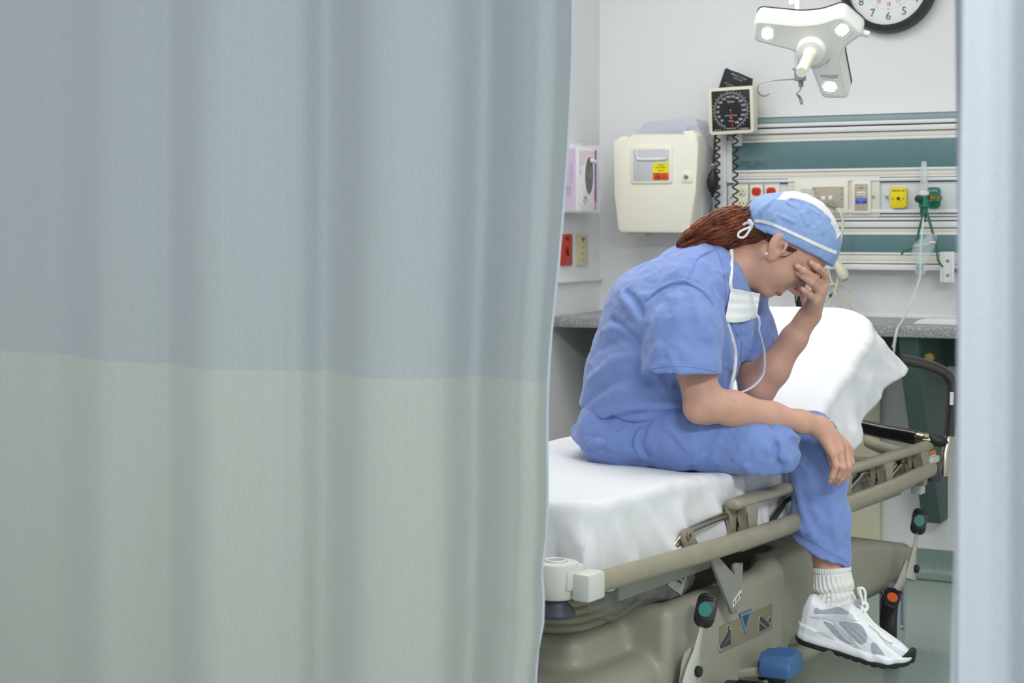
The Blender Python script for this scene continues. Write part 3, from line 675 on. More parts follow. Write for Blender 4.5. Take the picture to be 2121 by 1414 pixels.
for k in range(31):
    an = math.radians(248-316*k/30); c, s_ = math.cos(an), math.sin(an); l_ = 0.069 if k % 2 == 0 else 0.0655
    tx_, tz_ = -s_*0.0005, c*0.0005
    tk.add([(0.0615*c-tx_,-pg-0.0021,0.0615*s_-tz_),(0.0615*c+tx_,-pg-0.0021,0.0615*s_+tz_),(l_*c+tx_,-pg-0.0021,l_*s_+tz_),(l_*c-tx_,-pg-0.0021,l_*s_-tz_)],[(0,1,2,3)],ROLL)
part('scale_ticks', tk, M_whiteink, dl)
for i, nv in enumerate(range(20, 301, 20)):
    an = math.radians(248-316*(nv)/306.0-2); text('numeral', str(nv), 0.0105, M_whiteink, dl, ROLL @ Vector((0.047*math.cos(an),-pg-0.002,0.047*math.sin(an))), M=Matrix.Rotation(math.radians(-1.6),4,'Y'))
for z_, b_, s_ in ((0.030,'Tycos',0.011),(-0.018,'CERTIFIED ACCURATE',0.0045),(-0.026,'300',0.006),(-0.036,'mm Hg',0.006),(-0.062,'PRESSURE GAUGE',0.0045)):
    text('lettering', b_, s_, M_whiteink, dl, ROLL @ Vector((0,-pg-0.002,z_)), M=Matrix.Rotation(math.radians(-1.6),4,'Y'))
text('lettering','Made in USA',0.0045,M_whiteink,dl, ROLL @ Vector((-0.048,-pg-0.002,-0.064)), M=Matrix.Rotation(math.radians(-1.6),4,'Y'))
text('lettering','WelchAllyn',0.0065,M_whiteink,dl, ROLL @ Vector((0.046,-pg-0.002,-0.064)), M=Matrix.Rotation(math.radians(-1.6),4,'Y'))
part('needle', MB().add([(-0.0012,-pg-0.003,-0.006),(0.0012,-pg-0.003,-0.006),(0.0066,-pg-0.003,-0.058),(0.0046,-pg-0.003,-0.058)],[(0,1,2,3)],ROLL), mat('red_needle',(224,44,40),0.4), dl)
part('hub', MB().cyl((0,-pg-0.004,0),(0,-pg-0.001,0),0.0018,10,M=ROLL), M_whiteink, dl)
def coil(u, va, vb, p, turns, amp):
    a0, za = wp(u, va, p); a1, zb_ = wp(u, vb, p); pts = []
    for k in range(turns*14+1):
        t = k/(turns*14); an = k/14*2*math.pi; pts.append((a0+(a1-a0)*t+amp*math.cos(an),-p+amp*math.sin(an),za+(zb_-za)*t))
    return MB().tube(pts, 0.0030, 7)
part('coiled_hose', coil(1486, 274, 434, 0.10, 10, 0.0085), M_black, bg)
part('coiled_hose', coil(1523, 274, 430, 0.10, 9, 0.0085), M_black, bg)
part('straight_hose', MB().tube([wv_(1481.5,272,0.105),wv_(1480,300,0.11),wv_(1478,344,0.11)], 0.004, 8), M_black, bg)
part('bulb', MB().tube([wv_(1478,349,0.115),wv_(1478,354,0.115),wv_(1477,362,0.115),wv_(1476,374,0.115),wv_(1476,386,0.115),wv_(1476,396,0.115),wv_(1476,402,0.115),wv_(1476,408,0.115)], [0.005,0.010,0.017,0.0205,0.020,0.013,0.006,0.005], 18), M_black, bg)
part('bulb_valve', MB().tube([wv_(1474,342,0.112),wv_(1480,342,0.112)], 0.006, 10), M_steel, bg)
part('hose_clamp', MB().box((*[wp(1516,302,0.09)[0]], -0.075, wp(1516,302,0.09)[1]),(wp(1531,274,0.09)[0],-0.05,wp(1516,274,0.09)[1]),0.003), M_alu, bg)
cf = thing('pressure_cuff', 'black folded arm cuff tucked behind the dial gauge', 'cuff', WALL)
pc = 0.055
cp = [wp(u,v,pc) for u,v in ((1491,192),(1506,146),(1509,142),(1528,152),(1548,158),(1562,164),(1558,188),(1556,200),(1491,200))]
part('cuff_fabric', plate(MB(), cp, -0.085, -0.062, 0.004), mat('black_cuff_nylon',(36,38,44),0.6,var=0.08,vscale=60), cf)
for (u,v,b_,s_) in ((1516,153,'IN',0.008),(1530,159,'ADULT CUFF',0.010),(1527,164,'LARGE ARM',0.007),(1510,175,'INDEX RANGE',0.006),(1512,181,'LATEX FREE',0.006)):
    a, z = wp(u, v, 0.09); text('lettering', b_, s_, mat('dull_white_ink',(170,172,176),0.6), cf, (a,-0.0856,z), roll=math.radians(-24))

# ------------------------------------------------ wall clock
ck_c = wp(1838, -33, 0.03)
ck = thing('wall_clock', 'round white wall clock with thick black rim at the top edge', 'clock', WALL @ Matrix.Translation((ck_c[0],0,ck_c[1])))
R90 = Matrix.Rotation(math.pi/2,4,'X')
CR = 0.163
part('rim', MB().lathe([(CR-0.012,0.0),(CR,0.004),(CR,0.03),(CR-0.006,0.044),(CR-0.016,0.046),(CR-0.028,0.036),(CR-0.029,0.02),(CR-0.029,0.002)], 72, R90), mat('black_clock_rim',(44,45,48),0.35,var=0.03), ck)
part('face', MB().lathe([(0.001,0.014),(CR-0.027,0.014),(CR-0.027,0.018),(0.001,0.0181)], 72, R90), mat('clock_face',(232,233,236),0.4,var=0.0), ck)
M_num = mat('slate_numeral', (64,74,80), 0.5); M_redn = mat('red_numeral', (214,70,56), 0.5)
for h in range(1, 13):
    an = math.pi/2-h*math.pi/6; c, s_ = math.cos(an), math.sin(an)
    text('hour_numeral', str(h), 0.037, M_num, ck, (0.106*c,-0.0186,0.106*s_))
    text('hour_24_numeral', str(h+12), 0.020, M_redn, ck, (0.066*c,-0.0186,0.066*s_), sx=0.8)
    part('hour_mark', MB().add([(0.079*c-0.002*s_,-0.0186,0.079*s_+0.002*c),(0.079*c+0.002*s_,-0.0186,0.079*s_-0.002*c),(0.085*c,-0.0186,0.085*s_)],[(0,1,2)]), M_num, ck)
dm_ = MB()
for k in range(60):
    if k % 5 == 0: continue
    an = k*math.pi/30; dm_.lathe([(0.0011,0.0182),(0.0011,0.0188)], 8, Matrix.Translation((0.082*math.cos(an),0,0.082*math.sin(an))) @ R90)
part('minute_dots', dm_, M_num, ck, kind='stuff')
for an, l_, w_ in ((math.radians(60),0.07,0.005),(math.radians(150),0.10,0.0035)):
    c, s_ = math.cos(an), math.sin(an)
    part('hand', MB().add([(-w_*s_-0.02*c,-0.021,w_*c-0.02*s_),(w_*s_-0.02*c,-0.021,-w_*c-0.02*s_),(l_*c+0.3*w_*s_,-0.021,l_*s_-0.3*w_*c),(l_*c-0.3*w_*s_,-0.021,l_*s_+0.3*w_*c)],[(0,1,2,3)]), M_ink, ck)

# ------------------------------------------------ examination lamp
LN = Vector((-0.26,-0.80,-0.54)).normalized(); LO = P(1672, 92, 4.95)
lx = Vector((1,0,0)); lx = (lx-LN*lx.dot(LN)).normalized(); ly = LN.cross(lx)      # ly points up
if ly.z < 0: ly = -ly
lz = lx.cross(ly)                                       # towards viewer side or away
LF = frame(LO, lx, ly, lz); sgn = 1.0 if lz.dot(LN) > 0 else -1.0
def lq(u, v, off=0.0):
    q = LF.inverted() @ hit(u, v, LO+LN*off, LN); return (q.x, q.y)
lamp = thing('examination_lamp', 'white three-armed examination lamp with three lit bulbs above the bed', 'lamp', LF)
M_lamp = mat('white_lamp_shell', (240,240,234), 0.35, var=0.008, coat=0.2)
M_lface = mat('lamp_face_grey', (226,228,222), 0.45, var=0.01)
fpx = [(1564,41),(1655,50),(1697,46),(1742,31),(1788,70),(1748,98),(1742,126),(1757,203),(1704,203),(1680,138),(1646,106),(1561,84)]
fpoly = round_poly([lq(u, v) for u, v in fpx], 0.016, 5)
def cen(poly): return (sum(p[0] for p in poly)/len(poly), sum(p[1] for p in poly)/len(poly))
cx, cy = cen(fpoly)
def loft(mb, polys, M=None):
    n = len(polys[0][0]); vs = []; fs = []
    for poly, z in polys: vs += [(x, y, z*sgn) for x, y in poly]
    for i in range(len(polys)-1):
        for k in range(n):
            q = (i*n+k, i*n+(k+1) % n, (i+1)*n+(k+1) % n, (i+1)*n+k); fs.append(q)
    fs.append(tuple(range(n-1,-1,-1))); fs.append(tuple(range((len(polys)-1)*n, len(polys)*n)))
    return mb.add(vs, fs, M, True)
def inset(poly, d):
    n = len(poly); out = []; ar = sum(poly[i][0]*poly[(i+1)%n][1]-poly[(i+1)%n][0]*poly[i][1] for i in range(n)); sg = 1 if ar > 0 else -1
    for i in range(n):
        a = Vector(poly[i-1]); b = Vector(poly[(i+1) % n]); t = (b-a); t = t.normalized() if t.length > 1e-9 else Vector((1,0))
        out.append((poly[i][0]-t.y*d*sg, poly[i][1]+t.x*d*sg))
    return out
part('housing', loft(MB(), [(inset(fpoly,0.006),-0.094),(inset(fpoly,-0.002),-0.088),(inset(fpoly,-0.004),-0.062),(inset(fpoly,-0.003),-0.008),(inset(fpoly,0.0),-0.001),(inset(fpoly,0.003),0.0)]), M_lamp, lamp, sharp=50)
part('seam', loft(MB(), [(inset(fpoly,-0.0055),-0.0845),(inset(fpoly,-0.0055),-0.0825)]), M_dark, lamp)
part('face_plate', loft(MB(), [(inset(fpoly,0.004),-0.002),(inset(fpoly,0.004),0.002),(inset(fpoly,0.0065),0.004),(inset(fpoly,0.009),0.0035)]), M_lface, lamp, sharp=50)
M_glow = mat('lit_halogen', (255,252,240), 0.3, emit=9.0, var=0.0)
M_lens = mat('lens_ribs', (226,228,224), 0.2, var=0.0)
for (u, v, ang, du) in ((1590,68,0.02,0),(1744,61,-0.62,0),(1719,178,0.0,1)):
    q = lq(u, v); Mx = Matrix.Translation((q[0],q[1],sgn*0.0035)) @ Matrix.Rotation(ang,4,'Z')
    ln = part('lens', MB().lathe([(0.0005,0.0),(0.0165,0.0),(0.016,0.002),(0.0005,0.003)], 24, Mx), M_glow, lamp, label='lit halogen bulb behind ribbed lens')
    for k in range(-3,4):
        if abs(k) < 1: continue
        if du: r0 = Vector((-0.024,k*0.0082,0)); r1 = Vector((0.024,k*0.0082,0))
        else: r0 = Vector((k*0.0082,-0.021,0)); r1 = Vector((k*0.0082,0.021,0))
        part('lens_rib', MB().tube([Mx @ r0, Mx @ r1], 0.0014, 8), M_lens, ln)
    l = bpy.data.lights.new('halogen', 'SPOT'); l.energy = 0.4; l.spot_size = math.radians(70); l.spot_blend = 0.7; l.color = (1,0.97,0.9); l.shadow_soft_size = 0.03
    lo = bpy.data.objects.new('halogen', l); COL.objects.link(lo)
    wpos = LF @ (Mx @ Vector((0,0,0))) + LN*0.02
    lo.location = wpos; lo.rotation_euler = LN.to_track_quat('-Z','Y').to_euler()
hq = lq(1681, 102); HM = Matrix.Translation((hq[0],hq[1],0)) @ Matrix.Diagonal((1,1,sgn,1))
hub = part('handle_hub', MB().lathe([(0.044,0.002),(0.043,0.018),(0.038,0.026),(0.022,0.028),(0.001,0.028)], 36, HM), M_lamp, lamp)
hd0 = LF.inverted() @ (LF @ (HM @ Vector((0,0,0.026)))); 
M_hand = mat('ivory_handle', (240,238,216), 0.4, var=0.01)
tipw = P(1660, 150, 4.80); tip = LF.inverted() @ tipw
ax = (tip-hd0)
ribs = []; rad = []
for k in range(25):
    t = k/24; ribs.append(hd0+ax*t); rad.append(0.0165+0.0012*math.sin(k*2.4) if 2 < k < 23 else (0.021 if k < 3 else 0.0155))
part('handle', MB().tube(ribs, rad, 14), M_hand, lamp)
# yoke and stem behind the lamp going up to the ceiling
sw_ = P(1652, -30, 5.02); st = LF.inverted() @ sw_
up_l = LF.inverted().to_3x3() @ Vector((0,0,1))
part('stem', MB().tube([st-up_l*0.10, st+up_l*0.42, st+up_l*0.75], 0.009, 12), M_lamp, lamp)
part('arm', MB().tube([LF.inverted() @ P(1643,10,5.05), LF.inverted() @ P(1641,-60,5.05)], 0.013, 12), M_lamp, lamp)
kq = lq(1790, 78); part('hinge_knob', MB().tube([Vector((kq[0]-0.012,kq[1]-0.001,-0.03*sgn)),Vector((kq[0]+0.012,kq[1]-0.003,-0.03*sgn))], 0.010, 14), M_lamp, lamp)
for i, ch in enumerate('OUTPATIENT'):
    an = math.radians(-98+i*8.4); c = Vector((hq[0]+0.062*math.cos(an), hq[1]+0.062*math.sin(an), sgn*0.0038))
    cu_ = bpy.data.curves.new('lettering','FONT'); cu_.body = ch; cu_.size = 0.0085; cu_.align_x = 'CENTER'; cu_.extrude = 0.0002; o_ = fontmesh('lettering', cu_, M_ink); o_.parent = lamp
    o_.matrix_local = Matrix.Translation(c) @ Matrix.Rotation(an+math.pi/2,4,'Z') @ (Matrix.Identity(4) if sgn > 0 else Matrix.Rotation(math.pi,4,'Y'))
for i, b_ in enumerate(('CAUTION: HOT SURFACE','DO NOT TOUCH LENS','120 W MAX')):
    q = lq(1718, 156+i*3.4); cu_ = bpy.data.curves.new('lettering','FONT'); cu_.body = b_; cu_.size = 0.0046; cu_.align_x = 'CENTER'; cu_.extrude = 0.0002
    o_ = fontmesh('lettering', cu_, mat('blue_ink',(92,104,150),0.5)); o_.parent = lamp
    o_.matrix_local = Matrix.Translation((q[0],q[1],sgn*0.0042)) @ Matrix.Rotation(math.radians(6),4,'Z') @ (Matrix.Identity(4) if sgn > 0 else Matrix.Rotation(math.pi,4,'Y'))
# ------------------------------------------------ infusion hook hanging from the ceiling
ivd = 5.25
iv = thing('infusion_hook', 'grey ceiling hung infusion rod with wire hooks beside the lamp', 'hook', Matrix.Translation(P(1655,170,ivd)))
M_gplas = mat('grey_clamp', (142,144,148), 0.45, var=0.04)
part('rod', MB().tube([P(1653,30,ivd),P(1653,150,ivd)], 0.0115, 14), mat('satin_rod',(206,208,212),0.3,metal=0.4), iv, world=True)
part('rod', MB().tube([P(1651,-160,ivd),P(1651,35,ivd)], 0.006, 12), M_lamp, iv, world=True)
part('clamp', MB().tube([P(1657,143,ivd),P(1657.5,167,ivd)], 0.0185, 8), M_gplas, iv, world=True)
part('clamp_tip', MB().tube([P(1659,166,ivd),P(1659,180,ivd)], [0.0085,0.0075], 12), M_gplas, iv, world=True)
part('thumb_screw', MB().tube([P(1641,143,ivd),P(1647,143,ivd)], 0.003, 8), M_steel, iv, world=True)
hk = [P(1645,164,ivd),P(1610,166,ivd),P(1588,168,ivd)]+[P(1583+14*math.cos(a),184-15*math.sin(a),ivd+0.004*k/12) for k, a in enumerate(np.linspace(math.radians(75),math.radians(75+330),22))]
part('wire_hook', MB().tube(hk, 0.0022, 8), M_steel, iv, world=True)
hk2 = [P(1659,180,ivd),P(1657,187,ivd),P(1653,191,ivd),P(1650,194,ivd),P(1652,198,ivd),P(1656,204,ivd),P(1658,212,ivd),P(1661,216,ivd),P(1662,211,ivd),P(1659,203,ivd),P(1654,196,ivd)]
part('wire_hook', MB().tube(smooth_path(hk2,4), 0.0022, 8), M_steel, iv, world=True)
# ================================================================== implicit surfaces (numpy) for soft and organic shapes
F32 = np.float32
def A3(p): return np.array(tuple(p), F32)
def rcone(p, a, b, ra, rb):
    a = A3(a); b = A3(b); ba = b-a; l2 = float(ba @ ba)+1e-12
    t = np.clip(((p-a) @ ba)/l2, 0, 1)
    v = p-a-t[:,None]*ba
    return np.sqrt(np.einsum('ij,ij->i', v, v))-(ra+(rb-ra)*t)
def ell(p, c, r, R=None):
    q = p-A3(c)
    if R is not None: q = q @ R
    r = A3(r); a_ = q/r; k0 = np.sqrt(np.einsum('ij,ij->i', a_, a_)); a_ = a_/r; k1 = np.sqrt(np.einsum('ij,ij->i', a_, a_))+1e-9
    return k0*(k0-1)/k1
def rbox(p, c, h, r, R=None):
    q = p-A3(c)
    if R is not None: q = q @ R
    d = np.abs(q)-(A3(h)-r)
    return np.linalg.norm(np.maximum(d,0),axis=1)+np.minimum(d.max(axis=1),0)-r
def smin(a, b, k):
    h = np.clip(0.5+0.5*(b-a)/k, 0, 1); return b*(1-h)+a*h-k*h*(1-h)
def smax(a, b, k): return -smin(-a, -b, k)
def chain(p, pts, k=0.01):
    """pts: list of (point, radius)"""
    d = None
    for (a, ra), (b, rb) in zip(pts, pts[1:]):
        e = rcone(p, a, b, ra, rb); d = e if d is None else smin(d, e, k)
    return d
def near(p, c, R, fn):
    """evaluate fn only inside a ball, a safe positive bound outside"""
    d = np.linalg.norm(p-A3(c), axis=1); out = (d-R+0.03).astype(F32); m = d < R
    if m.any(): out[m] = fn(p[m])
    return out
_rng = np.random.RandomState(3)
_perm = _rng.permutation(256); _grad = _rng.normal(size=(256,3)).astype(F32); _grad /= np.linalg.norm(_grad,axis=1)[:,None]
def pnoise(p):
    i = np.floor(p).astype(np.int32); f = (p-i).astype(F32); u = f*f*f*(f*(f*6-15)+10); out = np.zeros(len(p), F32)
    for dx in (0,1):
        for dy in (0,1):
            for dz in (0,1):
                h = _perm[(_perm[(_perm[(i[:,0]+dx)&255]+i[:,1]+dy)&255]+i[:,2]+dz)&255]; g = _grad[h]
                w_ = (u[:,0] if dx else 1-u[:,0])*(u[:,1] if dy else 1-u[:,1])*(u[:,2] if dz else 1-u[:,2])
                out += w_*((f[:,0]-dx)*g[:,0]+(f[:,1]-dy)*g[:,1]+(f[:,2]-dz)*g[:,2])
    return out
def ev(f, p, ch=400000):
    return np.concatenate([f(p[i:i+ch]).astype(F32) for i in range(0, len(p), ch)]) if len(p) else np.zeros(0, F32)
def grad(f, p, e=8e-4):
    g = np.empty_like(p)
    for k in range(3):
        d = np.zeros(3, F32); d[k] = e; g[:,k] = (ev(f, p+d)-ev(f, p-d))/(2*e)
    return g
def polygonize(f, lo, hi, h, N=8, proj=2, slack=1.2):
    """sparse surface nets -> (verts, quads)"""
    lo = np.array(lo, np.float64); hi = np.array(hi, np.float64); nb = np.ceil((hi-lo)/(N*h)).astype(int)
    B = np.stack(np.meshgrid(*[np.arange(n) for n in nb], indexing='ij'), -1).reshape(-1,3)
    c = (lo+(B+0.5)*N*h).astype(F32); v = ev(f, c); B = B[np.abs(v) < N*h*0.87*slack]
    g = np.stack(np.meshgrid(*[np.arange(N+1)]*3, indexing='ij'), -1).reshape(-1,3)
    V = np.empty((len(B), N+1, N+1, N+1), F32); step = 600
    for i in range(0, len(B), step):
        b = B[i:i+step]; pts = (lo+(b[:,None,:]*N+g[None])*h).reshape(-1,3).astype(F32)
        V[i:i+step] = ev(f, pts).reshape(len(b), N+1, N+1, N+1)
    S = V < 0
    tot = S.reshape(len(B),-1).sum(1); keep = (tot > 0) & (tot < (N+1)**3); B = B[keep]; V = V[keep]; S = S[keep]
    dims = nb*N+2
    def cid(c): return (c[...,0].astype(np.int64)*dims[1]+c[...,1])*dims[2]+c[...,2]
    acc = np.zeros((len(B),N,N,N,3), np.float64); cnt = np.zeros((len(B),N,N,N), np.float64)
    cor = [(0,0,0),(1,0,0),(0,1,0),(1,1,0),(0,0,1),(1,0,1),(0,1,1),(1,1,1)]
    def C(A, o): return A[:, o[0]:o[0]+N, o[1]:o[1]+N, o[2]:o[2]+N]
    for a in cor:
        for ax in range(3):
            if a[ax]: continue
            b = list(a); b[ax] = 1
            va, vb = C(V,a), C(V,b); m = (va < 0) != (vb < 0)
            t = np.where(m, va/(va-vb+1e-20), 0)
            for k in range(3): acc[...,k] += np.where(m, a[k]+(t if k == ax else 0), 0)
            cnt += m
    act = cnt > 0; bi, x, y, z = np.nonzero(act)
    cell = B[bi]*N+np.stack([x,y,z],-1); pos = lo+(cell+acc[act]/cnt[act][:,None])*h
    ids = cid(cell); order = np.argsort(ids); ids = ids[order]; pos = pos[order]
    ids, ui = np.unique(ids, return_index=True); pos = pos[ui]
    quads = []
    for ax in range(3):
        o = [0,0,0]; o[ax] = 1
        s0 = S[:, :N, :N, :N]; s1 = C(S, o); m = s0 != s1
        bi, x, y, z = np.nonzero(m); e = B[bi]*N+np.stack([x,y,z],-1); flip = s0[m]
        d1 = (ax+1) % 3; d2 = (ax+2) % 3
        q = []
        for o1, o2 in ((0,0),(1,0),(1,1),(0,1)):
            c_ = e.copy(); c_[:,d1] -= o1; c_[:,d2] -= o2; q.append(cid(c_))
        q = np.stack(q, -1); q[~flip] = q[~flip][:, ::-1]; quads.append(q)
    q = np.concatenate(quads); k = np.searchsorted(ids, q); k = np.clip(k, 0, len(ids)-1); ok = (ids[k] == q).all(1); q = k[ok]
    pos = pos.astype(F32)
    for _ in range(proj):
        g_ = grad(f, pos); n2 = (g_*g_).sum(1)+1e-6; st = ev(f, pos)/n2
        dlt = st[:,None]*g_; ln = np.linalg.norm(dlt,axis=1)[:,None]; dlt *= np.minimum(1, 0.6*h/(ln+1e-9)); pos = pos-dlt
    return pos, q
def sdf_part(name, f, lo, hi, h, m, parent, label=None, proj=2, split=None, slack=1.2):
    """mesh of an implicit surface in world space, as a child of parent; split: list of (name, material, predicate(face centres)->mask, label)"""
    v, q = polygonize(f, lo, hi, h, proj=proj, slack=slack)
    iv = np.array(FR[parent].inverted()) if parent is not None else np.eye(4)
    out = []
    def mk(nm, qq, mm, lab):
        used = np.unique(qq); rem = np.zeros(len(v), int); rem[used] = np.arange(len(used))
        vv = v[used] @ iv[:3,:3].T+iv[:3,3]
        me = bpy.data.meshes.new(nm); nv, nf = len(vv), len(qq)
        me.vertices.add(nv); me.vertices.foreach_set('co', vv.astype(F32).ravel())
        me.loops.add(nf*4); me.loops.foreach_set('vertex_index', rem[qq].astype(np.int32).ravel())
        me.polygons.add(nf); me.polygons.foreach_set('loop_start', np.arange(0, nf*4, 4, dtype=np.int32))
        me.update(calc_edges=True); me.polygons.foreach_set('use_smooth', np.ones(nf, bool)); me.validate(); me.update()
        me.materials.append(mm); o = bpy.data.objects.new(nm, me); COL.objects.link(o)
        if parent is not None: o.parent = parent; FR[o] = FR[parent]
        if lab: o['label'] = lab
        out.append(o); return o
    if split:
        c = v[q].mean(1); left = np.ones(len(q), bool)
        for nm, mm, pred, lab in split:
            k = pred(c) & left; left &= ~k
            if k.any(): mk(nm, q[k], mm, lab)
        if left.any(): mk(name, q[left], m, label)
    else: mk(name, q, m, label)
    return out
CAMP = np.array([0,0,CH], F32)
def trace(f, uv, near_=2.6, far=5.0, n=70):
    """first hit of camera rays through pixels on an implicit surface -> points (nan when missed)"""
    uv = np.asarray(uv, F32); d = np.stack([(uv[:,0]-CU)/FPX, np.ones(len(uv),F32), -(uv[:,1]-HZ)/FPX], -1).astype(F32)
    t = np.full(len(uv), near_, F32); alive = np.ones(len(uv), bool); hitm = np.zeros(len(uv), bool)
    for _ in range(n):
        if not alive.any(): break
        p = CAMP+d[alive]*t[alive][:,None]; v = ev(f, p); idx = np.nonzero(alive)[0]
        h_ = v < 4e-4; hitm[idx[h_]] = True; alive[idx[h_]] = False
        t[idx[~h_]] += np.maximum(v[~h_]*0.8, 2e-4); alive[idx[t[idx] > far]] = False
    p = CAMP+d*t[:,None]; p[~hitm] = np.nan; return p
def resample(poly, step, closed=False):
    pts = [np.array(p, float) for p in poly]; out = []
    rng = len(pts) if closed else len(pts)-1
    for i in range(rng):
        a, b = pts[i], pts[(i+1) % len(pts)]; n = max(1, int(np.ceil(np.linalg.norm(b-a)/step)))
        for k in range(n): out.append(a+(b-a)*k/n)
    if not closed: out.append(pts[-1])
    return np.array(out)
def spl(pts, n=8, closed=False): return [(p.x, p.y) for p in smooth_path([(a, b, 0) for a, b in pts], n, closed)]
def patch(f, poly, step=3.0, off=0.0012, thick=0.003, near_=2.6, far=5.0):
    """a thin piece lying on an implicit surface, its outline given as seen in the photograph"""
    bd = resample(poly, step*0.7, True)
    lo, hi = bd.min(0), bd.max(0); gx = np.arange(lo[0]+step/2, hi[0], step); gy = np.arange(lo[1]+step/2, hi[1], step)
    G = np.stack(np.meshgrid(gx, gy), -1).reshape(-1,2)
    def inside(P2, poly):
        x, y = P2[:,0], P2[:,1]; c = np.zeros(len(P2), bool); n = len(poly)
        for i in range(n):
            x0_, y0_ = poly[i]; x1_, y1_ = poly[(i+1) % n]
            k = ((y0_ > y) != (y1_ > y)) & (x < (x1_-x0_)*(y-y0_)/(y1_-y0_+1e-12)+x0_); c ^= k
        return c
    if len(G): 
        G = G[inside(G, bd)]
        if len(G): G = G[np.min(np.linalg.norm(G[:,None]-bd[None],axis=2),axis=1) > step*0.45]
    pts2 = np.concatenate([bd, G]) if len(G) else bd; nb_ = len(bd)
    r = geometry.delaunay_2d_cdt([Vector(p) for p in pts2], [(i,(i+1) % nb_) for i in range(nb_)], [], 1, 1e-5)
    uv = np.array([tuple(p) for p in r[0]]); tris = [t for t in r[2]]
    p3 = trace(f, uv, near_, far); bad = np.isnan(p3).any(1)
    if bad.all(): return MB()
    if bad.any():
        good = np.nonzero(~bad)[0]
        for i in np.nonzero(bad)[0]:
            j = good[np.argmin(((uv[good]-uv[i])**2).sum(1))]; dd = p3[j][1]; p3[i] = np.array(P(uv[i][0], uv[i][1], dd))
    g_ = grad(f, p3.astype(F32)); g_ /= np.linalg.norm(g_,axis=1)[:,None]+1e-9
    top = p3+g_*off; bot = p3+g_*(off-thick); n = len(top); mb = MB()
    edges = {}
    for t in tris:
        for a, b in zip(t, list(t[1:])+[t[0]]): edges[(a,b)] = 1
    # orientation towards the camera
    fs = []
    for t in tris:
        a, b, c = (top[i] for i in t[:3]); nn = np.cross(b-a, c-a)
        if nn @ (CAMP-a) < 0: t = list(reversed(t))
        fs.append(tuple(t))
    ed = {}
    for t in fs:
        for a, b in zip(t, tuple(t[1:])+tuple(t[:1])): ed[(a,b)] = 1
    side = [(b, a, a+n, b+n) for (a,b) in ed if (b,a) not in ed]
    mb.add([Vector(x) for x in top]+[Vector(x) for x in bot], fs+side, None, True); return mb
def ribbon(f, line, width_px, step=2.5, off=0.0012, thick=0.002, **kw):
    """a strip following a line on an implicit surface"""
    L_ = np.array(spl(line, 8)); t = np.gradient(L_, axis=0); t /= np.linalg.norm(t,axis=1)[:,None]+1e-9; nrm = np.stack([-t[:,1], t[:,0]], -1)
    w_ = np.interp(np.linspace(0,1,len(L_)), np.linspace(0,1,len(np.atleast_1d(width_px))), np.atleast_1d(width_px))[:,None]/2
    return patch(f, np.concatenate([L_+nrm*w_, (L_-nrm*w_)[::-1]]), step, off, thick, **kw)
class Folds:
    """creases and ridges: lines drawn as seen in the photograph, carried onto the base surface"""
    def __init__(s): s.items = []
    def add(s, f, lines):
        for line, amp, wid in lines:
            uv = np.array(spl(line, 5)); p = trace(f, uv); p = p[~np.isnan(p).any(1)]
            if len(p) > 1: s.items.append((p, amp*1.45, wid*0.68))
    def __call__(s, p):
        out = np.zeros(len(p), F32)
        for pts, amp, wid in s.items:
            lo = pts.min(0)-3*wid; hi = pts.max(0)+3*wid; m = ((p > lo) & (p < hi)).all(1)
            if not m.any(): continue
            q = p[m]; best = np.full(len(q), 1e9, F32); tb = np.zeros(len(q), F32); n = len(pts)-1
            for i in range(n):
                a = pts[i]; ba = pts[i+1]-a; t = np.clip(((q-a) @ ba)/(ba @ ba+1e-12), 0, 1)
                d = ((q-a-t[:,None]*ba)**2).sum(1); k = d < best; best[k] = d[k]; tb[k] = (i+t[k])/n
            taper = np.clip(np.minimum(tb, 1-tb)*5, 0, 1)
            out[m] += amp*np.exp(-best/(wid*wid))*taper
        return out
# ================================================================== the stretcher
M_tan = mat('taupe_bumper', (152,145,126), 0.38, var=0.08, vscale=22, bump=(60,0.08,0.002))
M_tan2 = mat('taupe_bracket', (150,143,126), 0.45, var=0.03)
M_hood = mat('taupe_base_hood', (158,155,140), 0.42, var=0.02, vscale=5)
M_grey = mat('pale_grey_casting', (206,206,200), 0.4, var=0.02)
M_frame = mat('grey_frame_paint', (150,150,142), 0.45, var=0.04)
M_chrome = mat('satin_nickel', (190,184,166), 0.22, metal=1.0, var=0.06)
M_dgrey = mat('charcoal_rubber', (62,64,76), 0.5, var=0.06)
bed = thing('hospital_stretcher', 'wheeled hospital stretcher bed with folded side rail and raised backrest', 'stretcher', BED)
# --- bumper along the near side, wrapping round at the head end; one on the far side
def bumper(wv, sg):
    path = [(0.03,wv,0.516),(0.2,wv-0.006*sg,0.513),(0.5,wv-0.014*sg,0.508),(1.0,wv-0.016*sg,0.506),(1.4,wv-0.012*sg,0.508),(1.62,wv-0.004*sg,0.513),(1.72,wv,0.516),(1.775,wv+0.006*sg,0.516),(1.80,wv+0.03*sg,0.516),(1.805,wv+0.075*sg,0.516)]
    bmp = part('side_bumper', MB().tube(smooth_path(path,8), 0.0205, 16, squash=0.72), M_tan, bed)
    part('bumper_cap', MB().box((-0.022,wv-0.019,0.490),(0.036,wv+0.019,0.540),0.006), M_grey, bmp)
bumper(0.015, 1); bumper(0.695, -1)
M_scuff = mat('scuff_mark', (120,116,106), 0.6, var=0.3, vscale=120)
